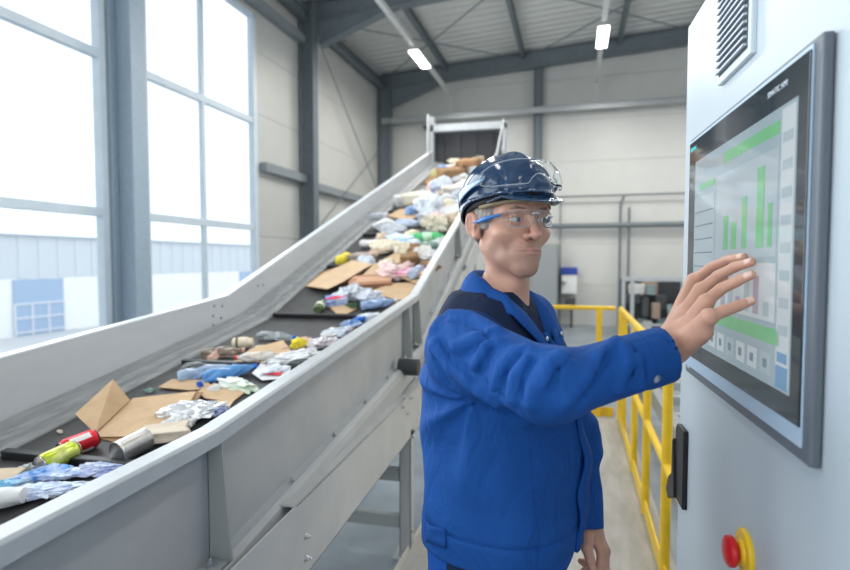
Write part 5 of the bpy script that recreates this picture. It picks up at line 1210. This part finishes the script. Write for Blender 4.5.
def sleeve_r(P):
    d = _base_r(P)
    near = d < .05; R = np.full(len(P), 1.0); Q = P[near]
    if len(Q):
        r = np.full(len(Q), 1.0)
        for a, b in RID: r = smin(r, cap(Q, a, b, .0085), .004)
        R[near] = r
    d = smin(d, R, .015)
    if len(Q):
        g = np.full(len(P), 1.0); r = np.full(len(Q), 1.0)
        for a, b in GRV: r = np.minimum(r, cap(Q, a, b, .0042))
        g[near] = r; d = smax(d, -g, .009)
    d = d - .0028 * wob(P, 34, 11, 5) - .0022 * wob(P * np.array([1, 1, 1.6]), 60, 2, 5)
    cut = (P - W_r) @ CUTN
    d = smax(d, cut - .006, .002)
    band = cap(P, E_r, W_r, .0535, .0487); band = np.maximum(np.maximum(band, cut - .007), -(cut + .050)); d = smin(d, band, .002)
    d = np.maximum(d, -np.maximum(cap(P, W_r - (W_r - E_r) * .2, W_r + (W_r - E_r) * .3, .041), -cut - .04))
    return d
CUTN = L(onD(690, 346, .935)) - L(onD(640, 358, .93)); CUTN = CUTN / np.linalg.norm(CUTN)
def sleeve_l(P):
    d = smin(cap(P, S_l, E_l, .078, .062), cap(P, E_l, W_l, .060, .044), .03)
    t, th, ln = seg_frame(P, S_l, W_l)
    d = d - .006 * fold(t * 80 + 1.5 * np.sin(th) + 1.5 * wob(P, 14, 2, 4)) * np.clip((ln - .06 - t) / .05, 0, 1) * np.clip(t / .05, 0, 1) - .002 * wob(P, 40, 8, 5)
    cut = (P - W_l) @ ((W_l - E_l) / np.linalg.norm(W_l - E_l)); d = smax(d, cut - .004, .002)
    d = np.maximum(d, -np.maximum(cap(P, W_l - (W_l - E_l) * .2, W_l + (W_l - E_l) * .3, .036), -cut - .03))
    return d
def jtorso(P):
    d = torso(P)
    z = P[:, 2]; x = P[:, 0]; y = P[:, 1]
    wv = np.clip((z - 1.055) / .05, 0, 1) * np.clip((1.45 - z) / .05, 0, 1)
    th = np.arctan2(y, x)
    d = d - wv * .013 * fold(th * 5 + z * 13 + 1.8 * wob(P, 7, 4, 5)) * (.45 + .55 * np.clip((1.25 - z) / .25, 0, 1)) - wv * .006 * wob(P, 26, 9, 6) 
    # drag lines from the raised right armpit
    ar = np.array([-.17, -.06, 1.33]); r = np.linalg.norm(P - ar, axis=1); an = np.arctan2(z - ar[2], (P[:, 1] - ar[1]) * .7 + (x - ar[0]) * .5)
    d = d - .010 * np.exp(-((r - .12) / .09) ** 2) * fold(an * 8 + 1.2 * wob(P, 9, 5, 3))
    # waistband
    d = d - .004 * (np.abs(z - 1.028) < .027) - .0035 * np.clip((z - 1.056) / .006, 0, 1) * np.clip((1.12 - z) / .05, 0, 1)
    d = smax(d, 1.001 - z, .004); d = smax(d, z - 1.515, .01)
    return d
def vcut(P, o=0.0):        # open collar wedge
    return np.maximum(np.abs(P[:, 0]) - (np.clip(P[:, 2] - 1.380 - o, 0, 1) * .75), P[:, 1] + .0)
def jacket_sdf(P):
    t = jtorso(P)
    d = smin(t, sleeve_r(P), .022); d = smin(d, sleeve_l(P), .022)
    inner = torso(P, -.012)
    d = np.maximum(d, -np.maximum(np.maximum(vcut(P) * .8, -(inner + .0)), 1.380 - P[:, 2]))
    d = np.maximum(d, -cap(P, (0, .024, 1.47), (0, .020, 1.60), .060, .064))    # neck opening
    return d
lo = np.minimum.reduce([S_r, E_r, W_r, S_l, E_l, W_l, np.array([-.21, -.18, 1.0])]) - .10; hi = np.maximum.reduce([S_r, E_r, W_r, S_l, E_l, W_l, np.array([.21, .18, 1.5])]) + .10
lo[2] = .94; hi[2] = 1.60
JQ = surf(jacket_sdf, lo, hi, .0052)
def a_yoke(V):
    sr = np.minimum(cap(V, S_r + (E_r - S_r) * .35, E_r, .074, .060), cap(V, S_l, E_l, .070, .062))
    front = V[:, 2] - (1.362 + 0.05 * np.clip(np.abs(V[:, 0]) - .02, 0, 1))
    return np.minimum(np.minimum(np.minimum(front, sr - .001), .150 - np.abs(V[:, 0])), V[:, 1] + .17)
def a_pipe(V): return np.where((V[:, 1] < .02) & (np.abs(V[:, 0]) < .15), V[:, 2] - (1.359 + 0.05 * np.clip(np.abs(V[:, 0]) - .02, 0, 1)), 1.0)
def a_seam(V):
    sr = cap(V, S_r, E_r, .083, .066); x = V[:, 0]; z = V[:, 2]; y = V[:, 1]
    tor = np.abs(torso(V)) < .02
    s1 = np.where(tor, z - 1.057, 1)                                        # waistband seam
    s2 = np.where(tor & (y < .0), x + .150, 1); s3 = np.where(tor & (y < .0), x - .150, 1)
    # slanted pocket welt
    pk = np.where(tor & (y < 0) & (x > -.150) & (x < -.075), (z - 1.135) - (x + .150) * 1.0, 1); pk2 = np.where(tor & (y < 0) & (x >= -.075) & (x < -.025), z - 1.21, 1)
    cuff = (V - W_r) @ CUTN + .047
    cuff = np.where(cap(V, E_r, W_r, .07) < .02, cuff, 1)
    arr = np.stack([s1, s2, s3, pk, pk2, cuff, np.where(tor, sr - .0, 1)]); i = np.argmin(np.abs(arr), 0)
    return arr[i, np.arange(len(V))]
jacket = sdf_obj('jacket', [JQ], M_jacket, person, dict(yoke=a_yoke, piping=a_pipe, seam=a_seam))
jacket['label'] = 'royal blue work jacket with navy shoulder panels'
# ---- dark t-shirt in the collar opening ----
def shirt_sdf(P):
    d = smax(torso(P, -.013), 1.30 - P[:, 2], .01); d = smax(d, P[:, 2] - 1.52, .01)
    d = smin(d, cap(P, (0, .030, 1.46), (0, .020, 1.500), .064, .066), .02)
    d = smax(d, (P[:, 2] - 1.505) * .9 - (P[:, 1] - .02) * .35, .003)
    d = np.maximum(d, -cap(P, (0, .030, 1.46), (0, .012, 1.60), .058, .066))
    return d
q = surf(shirt_sdf, (-.2, -.17, 1.30), (.2, .17, 1.56), .005)
sdf_obj('undershirt', [q], M_navy, person)
# ---- surface lookup on the jacket front ----
def jfront(x, z, side=-1, fn=jtorso):
    ys = np.linspace(-.24, .02, 261); P = np.stack([np.full_like(ys, x), ys, np.full_like(ys, z)], 1); d = fn(P)
    i = np.argmax(d < 0); return ys[i] if d[i] < 0 else -.1
# ---- collar (folded, wide points) ----
def crom(K, t):
    K = [np.array(k, float) for k in K]; n = len(K) - 1; u = t * n; i = min(int(u), n - 1); f = u - i
    p0 = K[i - 1] if i > 0 else K[i + 1] * np.array([-1, 1, 1]); p1 = K[i]; p2 = K[i + 1]; p3 = K[i + 2] if i + 2 <= n else 2 * p2 - p1
    return .5 * (2 * p1 + (p2 - p0) * f + (2 * p0 - 5 * p1 + 4 * p2 - p3) * f * f + (3 * p1 - p0 - 3 * p2 + p3) * f ** 3)
K_in = [(0, .052, 1.560), (.040, .044, 1.556), (.057, .014, 1.541), (.058, -.024, 1.502), (.036, -.066, 1.446), (.009, -.098, 1.386)]
K_out = [(0, .088, 1.502), (.056, .075, 1.500), (.090, .028, 1.485), (.100, -.020, 1.468), (.080, -.075, 1.432), (.050, -.112, 1.380)]
mb = MB(); rows = []
for t in np.linspace(-1, 1, 57):
    s_ = np.array([1 if t >= 0 else -1, 1, 1]); a = abs(t); ti = crom(K_in, a); to = crom(K_out, a)
    if a > .5: to[1] = min(to[1], jfront(to[0], to[2]) - .005)
    o_n = to - ti; o_n[2] = 0; o_n /= np.linalg.norm(o_n) + 1e-9
    seat = ti - np.array([0, 0, .030]) * (1 - .6 * a) - o_n * .002
    m1 = ti * .75 + to * .25 + np.array([0, 0, .009]) + o_n * .006; m2 = ti * .4 + to * .6 + np.array([0, 0, .008]) + o_n * .006
    if a > .5:
        k = min(1, (a - .5) / .2)
        for m in (m1, m2): m[1] = m[1] * (1 - k) + min(m[1], jfront(m[0], m[2]) - .010) * k
    rows.append([seat * s_, ti * s_, m1 * s_, m2 * s_, (m2 * .4 + to * .6 + o_n * .002) * s_, to * s_])
grid_mesh(mb, np.array(rows)); cl = mb.build('collar', M_blue, jacket, smooth='all', solid=.0045, sub=1)
# lapel facings either side of the open front, with navy inner facing
for s in (-1, 1):
    mb = MB(); rows = []
    for z in np.linspace(1.345, 1.435, 9):
        w0 = max(.004, (z - 1.400) * .75); w1 = w0 + .012 * min(1, max(0, (z - 1.345) / .05)) + .004
        rows.append([np.array([s * x, jfront(s * x, z, fn=lambda P: torso(P)) - .007 - .008 * sin(pi * k / 4), z]) for k, x in enumerate(np.linspace(w0, w1, 5))])
    grid_mesh(mb, np.array(rows)); mb.build('lapel', M_blue, jacket, smooth='all', solid=.004)
    sn = MB(); z = 1.425; x = s * .045; sn.lathe([(0, .0022), (.004, .0018), (.0052, 0), (.0052, -.001)], 14, Matrix.Translation((x, jfront(x, z) - .017, z)) @ Matrix.Rotation(radians(90), 4, 'X')); sn.build('snap_button', M_snap, jacket, smooth=True)
# front placket
mb = MB(); rows = []
for z in np.linspace(1.002, 1.398, 40):
    off = .006 + .0025 * sin(z * 60) * (z < 1.3) + .002 * sin(z * 23)
    rows.append([np.array([x + .004 * sin(z * 17), jfront(x, z) - off - .002 * (k == 1), z]) for k, x in enumerate((-.024, -.010, .008, .022))])
grid_mesh(mb, np.array(rows)); mb.build('front_placket', M_blue, jacket, smooth='all', solid=.006)
mb = MB(); mb.lathe([(0, .003), (.0065, .0022), (.008, 0), (.008, -.002)], 18, Matrix.Translation(Vector(L(onD(0, 0, 1)))) if 0 else Matrix.Identity(4))
def snap_at(p, nrm, par, r=1.0):
    m = MB(); M = Matrix.Translation(Vector(p)) @ Vector(nrm).to_track_quat('Z', 'Y').to_matrix().to_4x4(); m.lathe([(0, .0028 * r), (.005 * r, .0024 * r), (.0072 * r, .0008), (.0074 * r, -.003)], 18, M); return m.build('snap_button', M_snap, par, smooth=True)
def march(fn, px, py, d0=.6, d1=1.5):
    ds = np.linspace(d0, d1, 900); P = np.array([L(onD(px, py, d)) for d in ds]); v = fn(P); i = int(np.argmax(v < 0))
    p = P[i]; e = 1e-3; g = np.array([(fn(p[None] + np.eye(3)[k] * e) - fn(p[None] - np.eye(3)[k] * e))[0] for k in range(3)]); return p, g / np.linalg.norm(g)
for px, py in ((657, 379), (431, 532)):
    p, g = march(jacket_sdf, px, py); snap_at(p, g, jacket)
# waist adjuster tab at the side
mb = MB(); rows = []
for px in np.linspace(428, 447, 7):
    r = []
    for py in (523, 529, 535, 541):
        p, g = march(jacket_sdf, px, py + (px - 428) * .35); r.append(p + g * .004)
    rows.append(r)
grid_mesh(mb, np.array(rows)); mb.build('adjuster_tab', M_blue, jacket, smooth='all', solid=.004)

# ---- trousers and boots ----
def trouser_sdf(P):
    d = np.maximum(torso(P, -.004), P[:, 2] - 1.0)
    X = P.copy(); X[:, 0] = np.abs(X[:, 0])
    l = smin(cap(X, (.092, .0, .90), (.105, -.01, .50), .108, .085), cap(X, (.105, -.01, .50), (.11, .015, .10), .083, .075), .03)
    l = smax(l, .045 - P[:, 2], .005)
    d = smin(smax(d, .86 - P[:, 2], .02), l, .03)
    return d - .006 * wob(P, 26, 3, 6) * np.clip((.95 - P[:, 2]) / .1, 0, 1)
q = surf(trouser_sdf, (-.24, -.2, .03), (.24, .2, 1.02), .010)
M_tr = nmat('blue trouser twill', (0.011, 0.085, 0.38), 0.8, spec=0.2, bump=0.1, bscale=800); mask_mat(M_tr, 'panel', 0.0, (0.012, 0.026, 0.07))
sdf_obj('trousers', [q], M_tr, person, dict(panel=lambda V: np.minimum(.030 - np.abs(V[:, 0] + .165), .0 - np.abs(V[:, 1] + .02) + .06)))
for s in (-1, 1):
    def boot(P, s=s):
        c = s * .11
        d = cap(P, (c, .03, .05), (c, -.14, .04), .048, .042); d = smin(d, cap(P, (c, .03, .06), (c, .02, .16), .05, .055), .03)
        return smax(d, .0 - P[:, 2], .004)
    q = surf(boot, (s * .11 - .08, -.22, -.01), (s * .11 + .08, .12, .23), .006); sdf_obj('boot', [q], M_black, person)
